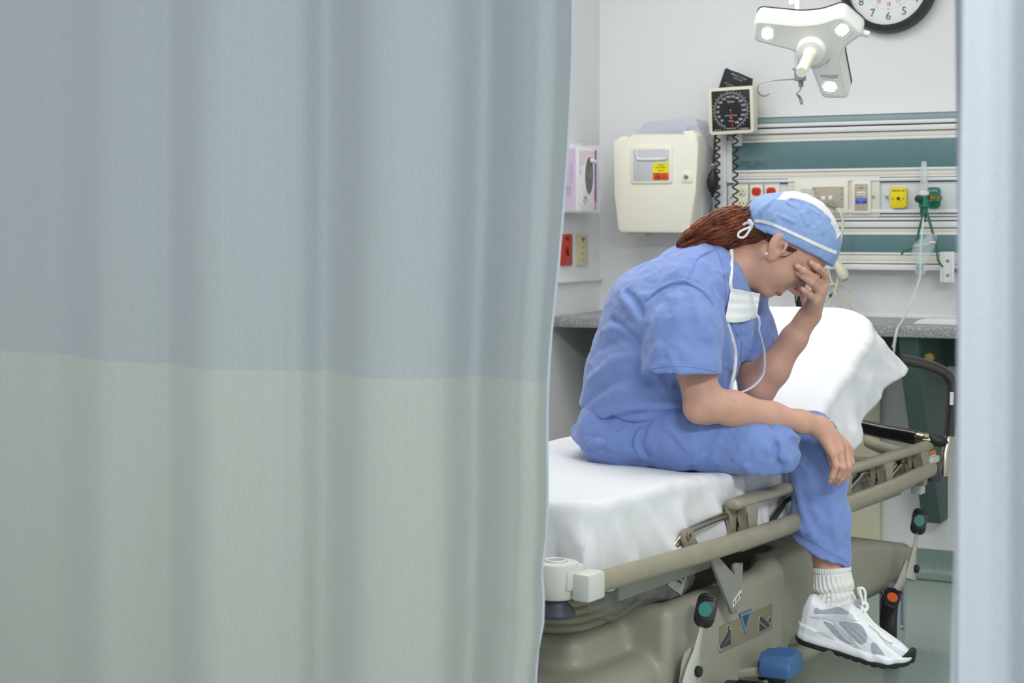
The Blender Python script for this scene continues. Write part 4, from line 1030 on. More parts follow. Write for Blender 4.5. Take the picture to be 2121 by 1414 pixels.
# --- litter frame
part('litter_frame', MB().box((0.10,0.085,0.495),(1.80,0.12,0.530),0.006).box((0.10,0.60,0.495),(1.80,0.63,0.530),0.006).box((0.10,0.085,0.500),(0.14,0.63,0.530),0.004).box((1.74,0.085,0.495),(1.80,0.63,0.530),0.006), M_frame, bed)
part('deck_panel', MB().box((0.13,0.10,0.525),(1.02,0.62,0.536),0.004), M_frame, bed)
part('centre_beam', MB().box((0.10,0.25,0.42),(1.70,0.45,0.50),0.01), M_frame, bed)
part('cross_plate', MB().box((0.22,0.075,0.44),(0.60,0.09,0.52),0.003).box((0.75,0.075,0.45),(1.7,0.09,0.52),0.003), M_frame, bed)
# --- foot end casting with socket and cone bumper
fe = part('foot_end_bar', MB().box((-0.035,0.03,0.505),(0.03,0.69,0.552),0.012), M_grey, bed)
for wv in (0.072, 0.645):
    c = part('corner_casting', MB().lathe([(0.030,0.490),(0.034,0.494),(0.040,0.52),(0.042,0.548),(0.040,0.554),(0.022,0.556),(0.020,0.552)], 28, Matrix.Translation((-0.012,wv,0))), M_grey, bed)
    part('socket_ring', MB().tube([(-0.012+0.018*math.cos(t),wv+0.018*math.sin(t),0.5565) for t in np.linspace(0,2*math.pi,24,endpoint=False)], 0.003, 8, closed=True), M_grey, c)
    part('socket_hole', MB().lathe([(0.0155,0.5555),(0.0155,0.5572)], 20, Matrix.Translation((-0.012,wv,0))), mat('socket_grey',(150,152,160),0.5), c)
    part('cone_bumper', MB().lathe([(0.020,0.455),(0.034,0.457),(0.036,0.463),(0.030,0.474),(0.022,0.482),(0.020,0.492)], 28, Matrix.Translation((-0.012,wv,0))), M_dgrey, c)
part('gusset', plate(MB(), [(0.03,0.515),(0.20,0.505),(0.20,0.498),(0.05,0.495),(0.03,0.495)], 0.035, 0.045, 0.001), M_grey, bed)
lbp = part('barcode_label', MB().box((0.165,0.0785,0.470),(0.30,0.0795,0.510)), M_grey, bed)
rnd = random.Random(4); xx = 0.235
while xx < 0.285:
    wd = rnd.choice((0.001,0.0016,0.0024)); part('bar', MB().box((xx,0.0778,0.478),(xx+wd,0.0786,0.505)), M_ink, lbp); xx += wd+rnd.choice((0.001,0.0018))
text('lettering', 'LUX', 0.018, M_ink, lbp, (0.20,0.0778,0.480))
# --- side rail folded down
def rail_bar(name, s0, s1, z, wv, r):
    return part(name, MB().tube([(s0,wv,z),(s0+0.001,wv,z),(s0+0.006,wv,z),(s0+0.014,wv,z),(s1-0.014,wv,z),(s1-0.006,wv,z),(s1-0.001,wv,z),(s1,wv,z)], [0.004,r*0.6,r*0.92,r,r,r*0.92,r*0.6,0.004], 18, squash=1.55), M_tan, bed)
rail_bar('side_rail', 0.600, 1.765, 0.577, 0.028, 0.0130)
def post(s):
    prof = [(-0.036,0.572),(0.036,0.572),(0.026,0.556),(0.019,0.540),(0.016,0.525),(0.016,0.480),(-0.016,0.480),(-0.016,0.525),(-0.019,0.540),(-0.026,0.556)]
    p_ = part('rail_post', plate(MB(), [(s+a, b) for a, b in prof], 0.010, 0.032, 0.004), M_tan2, bed)
    part('post_slot', MB().box((s-0.030,0.036,0.485),(s-0.018,0.046,0.545),0.002), M_dark, p_)
    part('rear_post', plate(MB(), [(s-0.04+a*0.8, b) for a, b in prof], 0.036, 0.044, 0.003), M_tan2, p_)
    part('post_button', MB().cyl((s+0.006,0.019,0.508),(s+0.006,0.024,0.508),0.007,14), M_grey, p_)
for s in (0.668, 1.18, 1.445, 1.70): post(s)
def link(s0, s1):
    L_ = s1-s0
    part('rail_link', MB().tube(smooth_path([(s0,0.045,0.495),(s0+0.04,0.045,0.51),(s0+0.085,0.045,0.530),(s0+0.13,0.045,0.545),(s1-0.09,0.045,0.552),(s1-0.05,0.045,0.550),(s1-0.02,0.045,0.528),(s1+0.02,0.045,0.524)],6), 0.0085, 12), M_chrome, bed)
link(0.315, 0.665); link(0.79, 1.17); link(1.20, 1.43); link(1.48, 1.69)
pv = part('pivot_plate', plate(MB(), round_poly([(0.39,0.556),(0.425,0.556),(0.47,0.505),(0.43,0.495),(0.395,0.53)],0.012), 0.030, 0.036, 0.001), M_tan2, bed)
part('pivot_bolt', MB().cyl((0.412,0.024,0.542),(0.412,0.032,0.542),0.008,14), M_chrome, pv)
part('pivot_socket', MB().cyl((0.412,0.0235,0.542),(0.412,0.025,0.542),0.003,6), M_dark, pv)
# --- backrest support panel and gas spring
ang = math.radians(27); HS = 0.99
Rb = Matrix.Translation((HS,0,0.536)) @ Matrix.Rotation(-ang,4,'Y')
part('backrest_panel', MB().box((0.0,0.09,-0.004),(0.64,0.62,0.008),0.004,M=Rb), M_frame, bed)
# --- base hood
def hood(pw):
    iv = np.array(BED.inverted()); p = (pw @ iv[:3,:3].T+iv[:3,3]).astype(F32)
    d = rbox(p, (0.14,0.35,0.205), (0.30,0.27,0.095), 0.05)
    pn = rbox(p, (0.665,0.34,0.27), (0.275,0.279,0.125), 0.022)
    pn = smin(pn, rbox(p, (1.00,0.345,0.29), (0.13,0.265,0.120), 0.03), 0.045)
    d = smin(d, pn, 0.022)
    h2 = rbox(p, (1.44,0.34,0.29), (0.42,0.25,0.100), 0.05)
    h2 = smax(h2, (p[:,2]-(0.385-0.20*np.clip(p[:,0]-1.40,0,1)))*0.98, 0.03)
    d = smin(d, h2, 0.05)
    tr = rbox(p, (0.66,0.36,0.43), (0.235,0.250,0.095), 0.03)
    tr = smin(tr, rbox(p, (0.90,0.37,0.45), (0.14,0.235,0.080), 0.03), 0.03)
    d = smax(d, -tr, 0.014)                                                            # tray on top
    d = smax(d, -(np.sqrt((p[:,0]-1.12)**2+(p[:,2]-0.06)**2)-0.17), 0.02)            # arch between the hoods
    # softly raised foot plinth
    d = smin(d, rbox(p, (0.32,0.28,0.325), (0.12,0.12,0.035), 0.03), 0.03)
    return d
wc = BED @ Vector((0.85,0.34,0.25))
sdf_part('base_hood', hood, (wc.x-0.95,wc.y-1.1,0.08), (wc.x+0.95,wc.y+1.1,0.46), 0.007, M_hood, bed, proj=1)
for k in range(5):
    part('bellows_ring', MB().tube([Vector((0.32+0.105*math.copysign(abs(math.cos(t))**0.6,math.cos(t)),0.28+0.095*math.copysign(abs(math.sin(t))**0.6,math.sin(t)),0.368+k*0.0165)) for t in np.linspace(0,2*math.pi,32,endpoint=False)], 0.0095, 10, closed=True), M_tan2, bed)
part('lift_column', MB().box((0.23,0.20,0.355),(0.41,0.36,0.50),0.03), M_frame, bed)
part('lift_column', MB().box((1.22,0.24,0.30),(1.40,0.44,0.50),0.03), M_frame, bed)
# decal strip on the hood side
def dz(s): return 0.0
DW = 0.0606
dec = part('decal_strip', plate(MB(), rrect(0.612,0.262,0.895,0.318,0.006), DW-0.0012, DW+0.004), mat('decal_taupe',(136,130,108),0.45), bed)
M_dslate = mat('decal_slate', (64,68,72), 0.5); M_dline = mat('decal_pale_line', (190,186,166), 0.5); M_dblue = mat('decal_blue', (92,138,186), 0.45)
def dpoly(nm, pts, off, m): return part(nm, plate(MB(), pts, DW-off, DW-0.0008), m, dec)
def grow(pts, k):
    cx_, cy_ = cen(pts); return [(cx_+(x-cx_)*k, cy_+(y-cy_)*k) for x, y in pts]
def dpx(l): return [bp(1390+x/6.04, 1180+y/6.04, DW) for x, y in l]
tri = dpx([(848,552),(1000,492),(922,796)])
dpoly('direction_triangle', grow(tri,1.04), 0.0016, M_dslate); dpoly('direction_triangle', grow(tri,0.97), 0.0020, M_dblue); dpoly('direction_triangle', dpx([(882,578),(968,545),(922,712)]), 0.0024, M_dslate)
for (br_, hd, tr) in (([(598,950),(700,770),(725,745),(740,745),(738,800),(625,985),(605,985)],(708,730),[(635,978),(738,810),(738,932)]),([(1100,590),(1118,575),(1205,655),(1222,665),(1220,715),(1205,725),(1100,640)],(1222,625),[(1094,652),(1094,774),(1190,732)])):
    b_ = dpx(br_); dpoly('pictogram_bar', grow(b_,1.13), 0.0016, M_dline); dpoly('pictogram_bar', b_, 0.0020, M_dslate)
    t_p = dpx(tr); dpoly('pictogram_wedge', grow(t_p,1.12), 0.0015, M_dline); dpoly('pictogram_wedge', t_p, 0.0020, M_dslate)
    c_ = dpx([(hd[0]+13*math.cos(t),hd[1]+34*math.sin(t)) for t in np.linspace(0,2*math.pi,16,endpoint=False)])
    dpoly('pictogram_head', grow(c_,1.35), 0.0017, M_dline); dpoly('pictogram_head', c_, 0.0021, M_dslate)
# --- brake levers with coloured dots
def lever(base, top, col, dotc, kw=1.0, arm=True):
    """base/top in bed coordinates"""
    b = Vector(base); t = Vector(top); ax_ = (t-b).normalized()
    if arm:
        lv = part('brake_lever', MB().tube([b-ax_*0.03, b, b+(t-b)*0.35, b+(t-b)*0.7, t], [0.030,0.026,0.013,0.009,0.009], 12, squash=0.45), mat('lever_grey',(176,176,166),0.45,var=0.03), bed)
        part('pivot_bolt', MB().cyl((b.x,b.y-0.020,b.z),(b.x,b.y-0.008,b.z),0.011,16,bev=0.003), M_black, lv)
    else: lv = None
    side = BED.inverted().to_3x3() @ Vector((-0.22,-0.95,0.12)); xx_ = ax_.cross(side).normalized(); Mx = frame(t+ax_*0.012, xx_, ax_, xx_.cross(ax_))
    pad = part('lever_pad', MB().prism(round_poly([(-0.020,-0.034),(0.020,-0.034),(0.020,0.034),(-0.020,0.034)],0.019,6), -0.016, 0.014, 0.005, M=Mx), M_black, lv or bed)
    tgt = pad if lv is None else lv
    zt_ = 0.0150 if (Mx.to_3x3() @ Vector((0,0,1))).dot(side) > 0 else -0.017
    part('pad_dot', MB().lathe([(0.0005,zt_-0.001),(0.014,zt_-0.001),(0.0135,zt_+0.0006),(0.0005,zt_+0.0006)], 24, Mx @ Matrix.Diagonal((1,1.1,1,1))), dotc, tgt)
    for yy in (-0.027,-0.022,0.020,0.025):
        part('pad_ridge', MB().tube([Mx @ Vector((-0.013,yy,zt_)), Mx @ Vector((0.013,yy,zt_))], 0.0013, 6), M_black, tgt)
M_tdot = mat('teal_dot', (34,118,112), 0.45); M_odot = mat('orange_dot', (214,92,26), 0.45)
lever((0.412,0.02,0.275), (0.455,0.015,0.375), None, M_tdot)
part('lever_skirt', plate(MB(), round_poly([(0.34,0.10),(0.47,0.10),(0.462,0.30),(0.43,0.32),(0.40,0.30)],0.02), 0.028, 0.036, 0.002), mat('lever_grey',(176,176,166),0.45,var=0.03), bed)
lever((1.690,0.045,0.262), (1.728,0.040,0.368), None, M_tdot)
lever((1.60,0.05,0.24), (1.553,0.045,0.210), None, M_odot, arm=False)
part('lever_link', MB().tube([(1.69,0.055,0.262),(1.62,0.055,0.225),(1.56,0.055,0.205)], [0.026,0.014,0.010], 10, squash=0.4), mat('lever_grey',(176,176,166),0.45,var=0.03), bed)
# --- pedals
M_bped = mat('blue_pedal', (66,104,152), 0.45, var=0.03)
def pedal(c, size, m, yaw, ribs, tilt=0.0):
    Mx = Matrix.Translation(c) @ Matrix.Rotation(yaw,4,'Z') @ Matrix.Rotation(tilt,4,'X')
    a, b, h_ = size
    prof = [(-a,-h_),(a,-h_),(a,0.2*h_),(a*0.72,h_),(-a*0.72,h_),(-a,0.2*h_)]
    pd = part('foot_pedal', plate(MB(), round_poly(prof,0.008,3), -b, b, 0.006, Mx), m, bed)
    for k in range(ribs):
        x_ = -a*0.6+1.2*a*k/(ribs-1)
        part('pedal_rib', MB().tube([Mx @ Vector((x_,-b*0.75,h_*1.0)), Mx @ Vector((x_,b*0.5,h_*1.0))], 0.0032, 6), m, pd)
    return pd
pedal((0.752,-0.015,0.222), (0.046,0.035,0.024), M_bped, math.radians(6), 5)
pedal((0.845,0.045,0.185), (0.040,0.034,0.028), M_black, math.radians(18), 5, math.radians(18))
pedal((0.592,-0.005,0.186), (0.055,0.045,0.022), M_black, math.radians(8), 5)
part('pedal_arm', MB().tube([(0.70,0.08,0.195),(0.715,0.03,0.205),(0.74,-0.01,0.203)], 0.010, 10, squash=0.6), M_tan2, bed)
part('pedal_arm', MB().tube([(0.56,0.10,0.18),(0.59,0.02,0.17),(0.845,0.05,0.155)], 0.010, 10, squash=0.6), M_grey, bed)
part('fifth_wheel_arm', MB().tube(smooth_path([(1.05,0.14,0.155),(1.12,0.12,0.145),(1.2,0.12,0.14),(1.3,0.13,0.15),(1.42,0.18,0.17)],5), 0.024, 14, squash=1.0), M_hood, bed)
part('steering_rod', MB().tube([(1.02,0.2,0.20),(1.3,0.16,0.185)], 0.010, 10), M_frame, bed)
# --- casters
M_tyre = mat('black_tyre', (34,34,36), 0.5, var=0.08); M_disc = mat('grey_wheel_disc', (150,160,168), 0.3, var=0.05, coat=0.4)
def caster(s, wv, rot):
    Mx = Matrix.Translation((s,wv,0.102)) @ Matrix.Rotation(rot,4,'Z') @ Matrix.Rotation(math.pi/2,4,'X')
    t = part('caster_tyre', MB().lathe([(0.070,-0.019),(0.090,-0.022),(0.099,-0.016),(0.102,0.0),(0.099,0.016),(0.090,0.022),(0.070,0.019)], 40, Mx), M_tyre, bed)
    part('wheel_disc', MB().lathe([(0.002,-0.024),(0.06,-0.024),(0.082,-0.0225),(0.086,-0.019),(0.086,0.019),(0.082,0.0225),(0.06,0.024),(0.002,0.024)], 36, Mx), M_disc, t)
    part('axle', MB().lathe([(0.004,-0.030),(0.009,-0.029),(0.009,0.029),(0.004,0.030)], 14, Mx), M_chrome, t)
    part('fork', MB().box((-0.010,-0.034,0.0),(0.014,-0.0265,0.115),0.003,M=Matrix.Translation((s,wv,0.102)) @ Matrix.Rotation(rot,4,'Z')).box((-0.010,0.0265,0.0),(0.014,0.034,0.115),0.003,M=Matrix.Translation((s,wv,0.102)) @ Matrix.Rotation(rot,4,'Z')).box((-0.03,-0.034,0.105),(0.03,0.034,0.12),0.004,M=Matrix.Translation((s,wv,0.102)) @ Matrix.Rotation(rot,4,'Z')), M_disc, t)
caster(1.70, 0.10, math.radians(14)); caster(1.70, 0.58, math.radians(14)); caster(0.12, 0.14, math.radians(20)); caster(0.12, 0.56, math.radians(20))
# --- head end: push handle, folded grip, stickers
ph = part('push_handle', MB().tube([BED.inverted() @ p_ for p_ in smooth_path([P(1868,745,4.62),P(1890,749,4.62),P(1925,758,4.62),P(1952,769,4.62),P(1966,782,4.62),P(1972,800,4.62),P(1972,840,4.62),P(1969,880,4.62),P(1967,902,4.62)],6)], 0.0155, 14), mat('black_grip',(48,46,46),0.32,var=0.05,coat=0.3), bed)
part('handle_tube', MB().tube([BED.inverted() @ p_ for p_ in (P(1967,898,4.62),P(1962,915,4.62),P(1957,940,4.60),P(1955,985,4.60))], 0.011, 12), M_chrome, ph)
part('handle_sticker', MB().tube([BED.inverted() @ P(1972,812,4.605), BED.inverted() @ P(1971,838,4.605)], 0.0085, 10, squash=0.6), M_whiteink, ph)
fg = part('folding_grip', MB().tube([BED.inverted() @ p_ for p_ in (P(1780,882,4.60),P(1830,893,4.55),P(1899,906,4.50))], 0.020, 20), mat('gloss_black_grip',(26,25,26),0.22,var=0.03,coat=0.5), bed)
part('grip_ferrule', MB().tube([BED.inverted() @ P(1899,906,4.50), BED.inverted() @ P(1914,909,4.49)], 0.0165, 16), M_chrome, fg)
part('grip_bolt', MB().tube([BED.inverted() @ P(1913,902,4.48), BED.inverted() @ P(1922,903,4.48)], 0.008, 10), M_chrome, fg)
part('grip_rod', MB().tube([BED.inverted() @ P(1912,910,4.49), BED.inverted() @ P(1935,913,4.48)], 0.008, 12), M_chrome, fg)
part('grip_end', MB().tube([BED.inverted() @ p_ for p_ in (P(1926,911,4.48),P(1930,911,4.48),P(1950,914,4.47),P(1958,915,4.47),P(1963,914.5,4.47))], [0.010,0.015,0.016,0.012,0.004], 14), M_black, fg)
part('head_bumper', MB().tube([BED.inverted() @ p_ for p_ in smooth_path([P(1800,915,4.75),P(1830,928,4.68),P(1870,938,4.62),P(1905,940,4.58)],5)], 0.017, 14), M_tan, bed)
hp = part('head_post', MB().box((1.79,0.055,0.44),(1.825,0.085,0.60),0.004), M_grey, bed)
part('warning_sticker', MB().box((1.755,0.018,0.552),(1.80,0.0195,0.563)), mat('orange_sticker',(226,130,40),0.5), bed)
part('white_sticker', MB().box((1.755,0.018,0.534),(1.80,0.0192,0.551)), M_whiteink, bed)
part('head_corner_cap', MB().lathe([(0.010,0.47),(0.022,0.475),(0.024,0.49),(0.018,0.51)], 18, Matrix.Translation((1.835,0.04,0))), M_dgrey, bed)
part('bumper_bracket', MB().box((1.74,0.01,0.53),(1.81,0.03,0.548),0.004), M_grey, bed)
# --- lift lever plate under the rail
lfp = part('lift_plate', plate(MB(), round_poly([(0.505,0.49),(0.53,0.49),(0.625,0.425),(0.62,0.45),(0.64,0.452),(0.655,0.44),(0.662,0.45),(0.655,0.395),(0.632,0.345),(0.615,0.345)],0.008,3), 0.030, 0.038, 0.0015), mat('steel_plate',(150,150,142),0.4,metal=0.3,var=0.04), bed)
part('lift_label', plate(MB(), [(0.612,0.362),(0.648,0.378),(0.651,0.392),(0.615,0.376)], 0.0285, 0.030), M_ivory, lfp)
text('lettering', 'LIFT', 0.0095, M_ink, lfp, (0.6315,0.0282,0.377), roll=math.radians(22))
for sx_l in (-1, 1):
    cxl, czl = 0.6315+sx_l*0.0135, 0.377+sx_l*0.0056
    part('lift_arrow', plate(MB(), [(cxl-0.003,czl-0.0045),(cxl+0.003,czl-0.0022),(cxl-0.0012,czl+0.0045)], 0.0278, 0.0286), M_ink, lfp)

# ================================================================== belongings bag under the bed
bgb = thing('belongings_bag', 'crumpled clear plastic bag with printed label stowed under the stretcher', 'bag', BED @ Matrix.Translation((0.48,0.2,0.36)))
M_bag = mat('clear_bag_film', (206,208,204), 0.2, alpha=0.34, spec=0.8, var=0.2, vscale=18, bump=(26,0.9,0.02))
def bagf(pw):
    iv = np.array(BED.inverted()); p = (pw @ iv[:3,:3].T+iv[:3,3]).astype(F32)
    d = ell(p, (0.50,0.20,0.425), (0.155,0.11,0.070)); d = smin(d, ell(p, (0.36,0.22,0.415), (0.10,0.09,0.055)), 0.03)
    return d+0.010*pnoise(p*24)+0.006*pnoise(p*52)
wc = BED @ Vector((0.48,0.2,0.42))
sdf_part('bag_film', bagf, (wc.x-0.28,wc.y-0.3,0.30), (wc.x+0.28,wc.y+0.3,0.56), 0.007, M_bag, bgb)
pl_ = patch(bagf, [(1392,1182),(1424,1168),(1420,1200),(1410,1232),(1382,1212)], 4.0, 0.002, 0.001)
part('bag_label', pl_, mat('bag_label_print',(186,188,182),0.5,var=0.05), bgb, world=True)
for (u, v, tx, s_) in ((1408,1178,'Care',0.016),(1402,1192,'PATIENT BAG',0.008),(1399,1202,'USE ONCE',0.008)):
    h_ = trace(bagf, [(u,v)])[0]
    if not np.isnan(h_).any():
        o_ = text('lettering', tx, s_, M_ink, bgb, (0,0,0)); lm = FR[bgb].inverted() @ Vector(h_); o_.matrix_local = Matrix.Translation((lm.x, lm.y-0.006, lm.z)) @ Matrix.Rotation(math.pi/2,4,'X') @ Matrix.Rotation(math.radians(-24),4,'Z')

# ================================================================== sheet over the mattress
M_sheet = mat('white_cotton_sheet', (224,225,228), 0.8, var=0.008, bump=(400,0.05,0.001), sheen=0.2)
SX0, SX1, SW0, SW1, TOPZ = 0.075, 1.665, 0.060, 0.655, 0.645      # mattress plan (along the bent length) and top
HNG = 0.99
def sheet_pt(a, b, hang=True):
    """a, b: flat sheet coordinates (length, width)"""
    cxm, cwm = (SX0+SX1)/2, (SW0+SW1)/2; hx, hw_ = (SX1-SX0)/2, (SW1-SW0)/2
    rc = 0.07+0.10*max(0.0, min(1.0,(a-1.2)/0.3))
    qx, qy = a-cxm, b-cwm; ix, iy = hx-rc, hw_-rc
    ex, ey = abs(qx)-ix, abs(qy)-iy
    sx_, sy_ = (1 if qx > 0 else -1), (1 if qy > 0 else -1); cr_ = 0.0
    if ex <= 0 and ey <= 0: q = max(ex,ey)-rc; nx, ny = (sx_,0) if ex > ey else (0,sy_); px, py = a, b; bx, by = a, b
    else:
        mx_, my_ = max(ex,0), max(ey,0); l_ = math.hypot(mx_,my_); q = l_-rc; cr_ = min(mx_,my_)/max(l_,1e-6); q -= 0.75*max(0.0, q-0.02)*(1-max(mx_,my_)/max(l_,1e-6))/0.293*0.62; nx, ny = sx_*mx_/l_, sy_*my_/l_
        bx, by = cxm+sx_*min(abs(qx),ix)+nx*rc, cwm+sy_*min(abs(qy),iy)+ny*rc; px, py = a, b
    R_ = 0.022
    # arc length coordinate past the edge
    if q <= -R_: x, y, z = a, b, 0.0
    else:
        t = q+R_
        if t < R_*math.pi/2: an = t/R_; o_ = -R_+R_*math.sin(an); z = -R_*(1-math.cos(an))
        else: o_ = 0.0; z = -R_-(t-R_*math.pi/2)
        drop = max(0.0, -z-0.03)
        arc = math.atan2(by-cwm, bx-cxm)
        per = bx*1.0+by*1.35
        fl = 0.0
        if hang:
            fl = drop*(0.05+0.10*math.sin(per*15+1.0)+0.07*math.sin(per*37+2.0))+(0.10*drop if bx > 1.2 else 0.0)
            fl = max(fl, -0.012); fl += drop*0.35*max(0.0, cr_)
        if hang and drop > 0 and bx < 0.62 and (ny < -0.05 or nx < -0.05):
            tt_ = (bx-SX0-rc) if ny < -0.72 else ((-(by-SW0-rc)) if nx < -0.72 else 0.0)
            for t_k, sl_, w_k, A_k in ((-0.16,0.3,0.016,0.10),(-0.075,-0.5,0.010,0.22),(-0.045,-0.3,0.014,-0.16),(0.03,0.4,0.014,0.20),(0.075,0.6,0.018,-0.14),(0.15,0.7,0.016,0.16),(0.26,0.5,0.022,0.12),(0.33,0.3,0.016,-0.10),(0.42,0.5,0.018,0.14)):
                fl += A_k*drop*math.exp(-((tt_-t_k-sl_*drop)/w_k)**2)
        if hang and ny < -0.5 and drop > 0:
            g_ = math.exp(-((a-0.165)/0.045)**2); z -= 0.22*g_*drop; fl += 0.10*g_*drop-0.10*drop*math.exp(-((a-0.10)/0.018)**2)
        x, y = bx+nx*(o_+fl), by+ny*(o_+fl)
    return x, y, z
def bend(x, y, z):
    """length-wise bend at the backrest hinge"""
    k = 0.10; t = x-HNG
    A_ = ang
    if t <= -k/2: return (x, y, TOPZ+z)
    if t < k/2:
        f = (t+k/2)/k; a_ = A_*f; R_ = k/A_
        px, pz = HNG-k/2+R_*math.sin(a_), R_*(1-math.cos(a_)); return (px-z*math.sin(a_), y, TOPZ+pz+z*math.cos(a_))
    R_ = k/A_; px, pz = HNG-k/2+R_*math.sin(A_), R_*(1-math.cos(A_)); tt = t-k/2
    zz = z
    return (px+tt*math.cos(A_)-zz*math.sin(A_), y, TOPZ+pz+tt*math.sin(A_)+zz*math.cos(A_))
mbs = MB(); NA, NB = 300, 130
a_lo, a_hi, b_lo, b_hi = SX0-0.135, SX1+0.20, SW0-0.14, SW1+0.13
arr = []
for i in range(NA):
    for j in range(NB):
        a = a_lo+(a_hi-a_lo)*i/(NA-1); b = b_lo+(b_hi-b_lo)*j/(NB-1)
        arr.append(bend(*sheet_pt(a, b)))
arr = np.array(arr, F32); nrm_n = pnoise(arr*np.array([5,9,7],F32))*0.004+pnoise(arr*np.array([14,22,18],F32)+7)*0.0022
edge_w = np.clip((0.14-arr[:,1])/0.1,0,1)+0.6*np.clip((0.12-arr[:,0])/0.06,0,1)
nrm_n += edge_w*(pnoise(arr*np.array([22,10,16],F32)+3)*0.006+0.016*(0.2-np.abs(pnoise(np.stack([arr[:,0]*14+arr[:,2]*9,arr[:,1]*8,arr[:,2]*10-arr[:,0]*5],-1).astype(F32)))))
kn = np.exp(-(((arr[:,0]-0.80)/0.22)**2+((arr[:,1]-0.06)/0.08)**2)); nrm_n += kn*0.024*(0.2-np.abs(pnoise(np.stack([arr[:,0]*22,arr[:,1]*10,arr[:,2]*14+arr[:,0]*10],-1).astype(F32)+2)))
bk = np.clip((arr[:,0]-1.1)/0.2,0,1)*np.clip((0.20-arr[:,1])/0.1,0,1); nrm_n += bk*0.010*(0.2-np.abs(pnoise(np.stack([arr[:,0]*12+arr[:,2]*12,arr[:,1]*6,arr[:,2]*12],-1).astype(F32)+8)))
arr[:,2] += nrm_n*0.8; arr[:,1] -= nrm_n*np.clip((0.14-arr[:,1])/0.1,0,1)*0.9; arr[:,0] -= nrm_n*np.clip((0.12-arr[:,0])/0.06,0,1)*0.9
# dent under the seated weight
for (s_, w_, r_, dp) in ((0.78,0.40,0.22,0.012),(0.72,0.12,0.16,0.014),(0.92,0.07,0.10,0.012)):
    arr[:,2] -= dp*np.exp(-(((arr[:,0]-s_)**2+(arr[:,1]-w_)**2)/(r_*r_)))*np.clip((arr[:,2]-0.56)/0.07,0,1)
mbs.v = [tuple(x) for x in arr]
for i in range(NA-1):
    for j in range(NB-1): mbs.f.append((i*NB+j, (i+1)*NB+j, (i+1)*NB+j+1, i*NB+j+1)); mbs.sm.append(True)
so = single('bed_sheet', mbs, M_sheet, 'white cotton sheet draped over the stretcher mattress', 'sheet', BED, sharp=None)
sm_ = so.modifiers.new('thickness','SOLIDIFY'); sm_.thickness = 0.0015; sm_.offset = -1
# the mattress below it
mm_ = MB(); 
def mat_pt(a, b, z): x, y, z2 = bend(a, b, z); return (x, y, z2)
cols = list(np.linspace(SX0+0.05, SX1-0.05, 60)); rows = [(SW0+0.06,-0.018),(SW1-0.06,-0.018),(SW1-0.04,-0.035),(SW1-0.03,-0.09),(SW0+0.03,-0.09),(SW0+0.04,-0.035)]
for a in cols:
    for (b, z) in rows: mm_.v.append(mat_pt(a, b, z-0.012))
nr = len(rows)
for i in range(len(cols)-1):
    for k in range(nr): mm_.f.append((i*nr+k, (i+1)*nr+k, (i+1)*nr+(k+1) % nr, i*nr+(k+1) % nr)); mm_.sm.append(True)
mm_.f += [tuple(range(nr)), tuple(reversed(range((len(cols)-1)*nr, len(cols)*nr)))]; mm_.sm += [False, False]
part('mattress', mm_, mat('grey_mattress_vinyl',(120,126,134),0.5), bed)
# ================================================================== the seated nurse
def J(u, v, d): return A3(P(u, v, d))
PB = P(1400, 950, 3.75)
nurse = thing('person', 'person in blue scrubs seated on the stretcher, head bowed into one hand', 'person', Matrix.Translation((PB.x, PB.y, 0.64)))
M_scrub = mat('blue_scrub_cotton', (119,143,204), 0.82, var=0.02, vscale=40, bump=(900,0.06,0.0006), sheen=0.25)
M_seam = mat('blue_scrub_seam', (115,139,200), 0.82, var=0.03, vscale=60, sheen=0.2)
M_skin = mat('fair_skin', (205,160,141), 0.48, var=0.055, vscale=34, bump=(420,0.10,0.0008), sss=0.30, spec=0.35)
M_nail = mat('nail', (226,176,164), 0.25, var=0.02, spec=0.5)
M_cap = mat('blue_cap_fabric', (140,166,214), 0.75, var=0.04, vscale=30, bump=(70,0.35,0.004))
M_capw = mat('white_cap_crown', (226,226,228), 0.75, var=0.03, vscale=30, bump=(60,0.4,0.004))
M_tie = mat('white_tie', (232,232,232), 0.7, var=0.02)
M_hair = mat('shaded_auburn_hair', (82,40,25), 0.38, var=0.35, vscale=50, spec=0.45, sheen=0.1)  # base colour darkened so gaps between strands read as shaded depth
M_mask = mat('white_mask_paper', (232,234,236), 0.8, var=0.03, vscale=50, bump=(160,0.15,0.002))
M_sock = mat('white_sock', (226,226,222), 0.9, var=0.03, vscale=80, sheen=0.3)
YC = 3.80
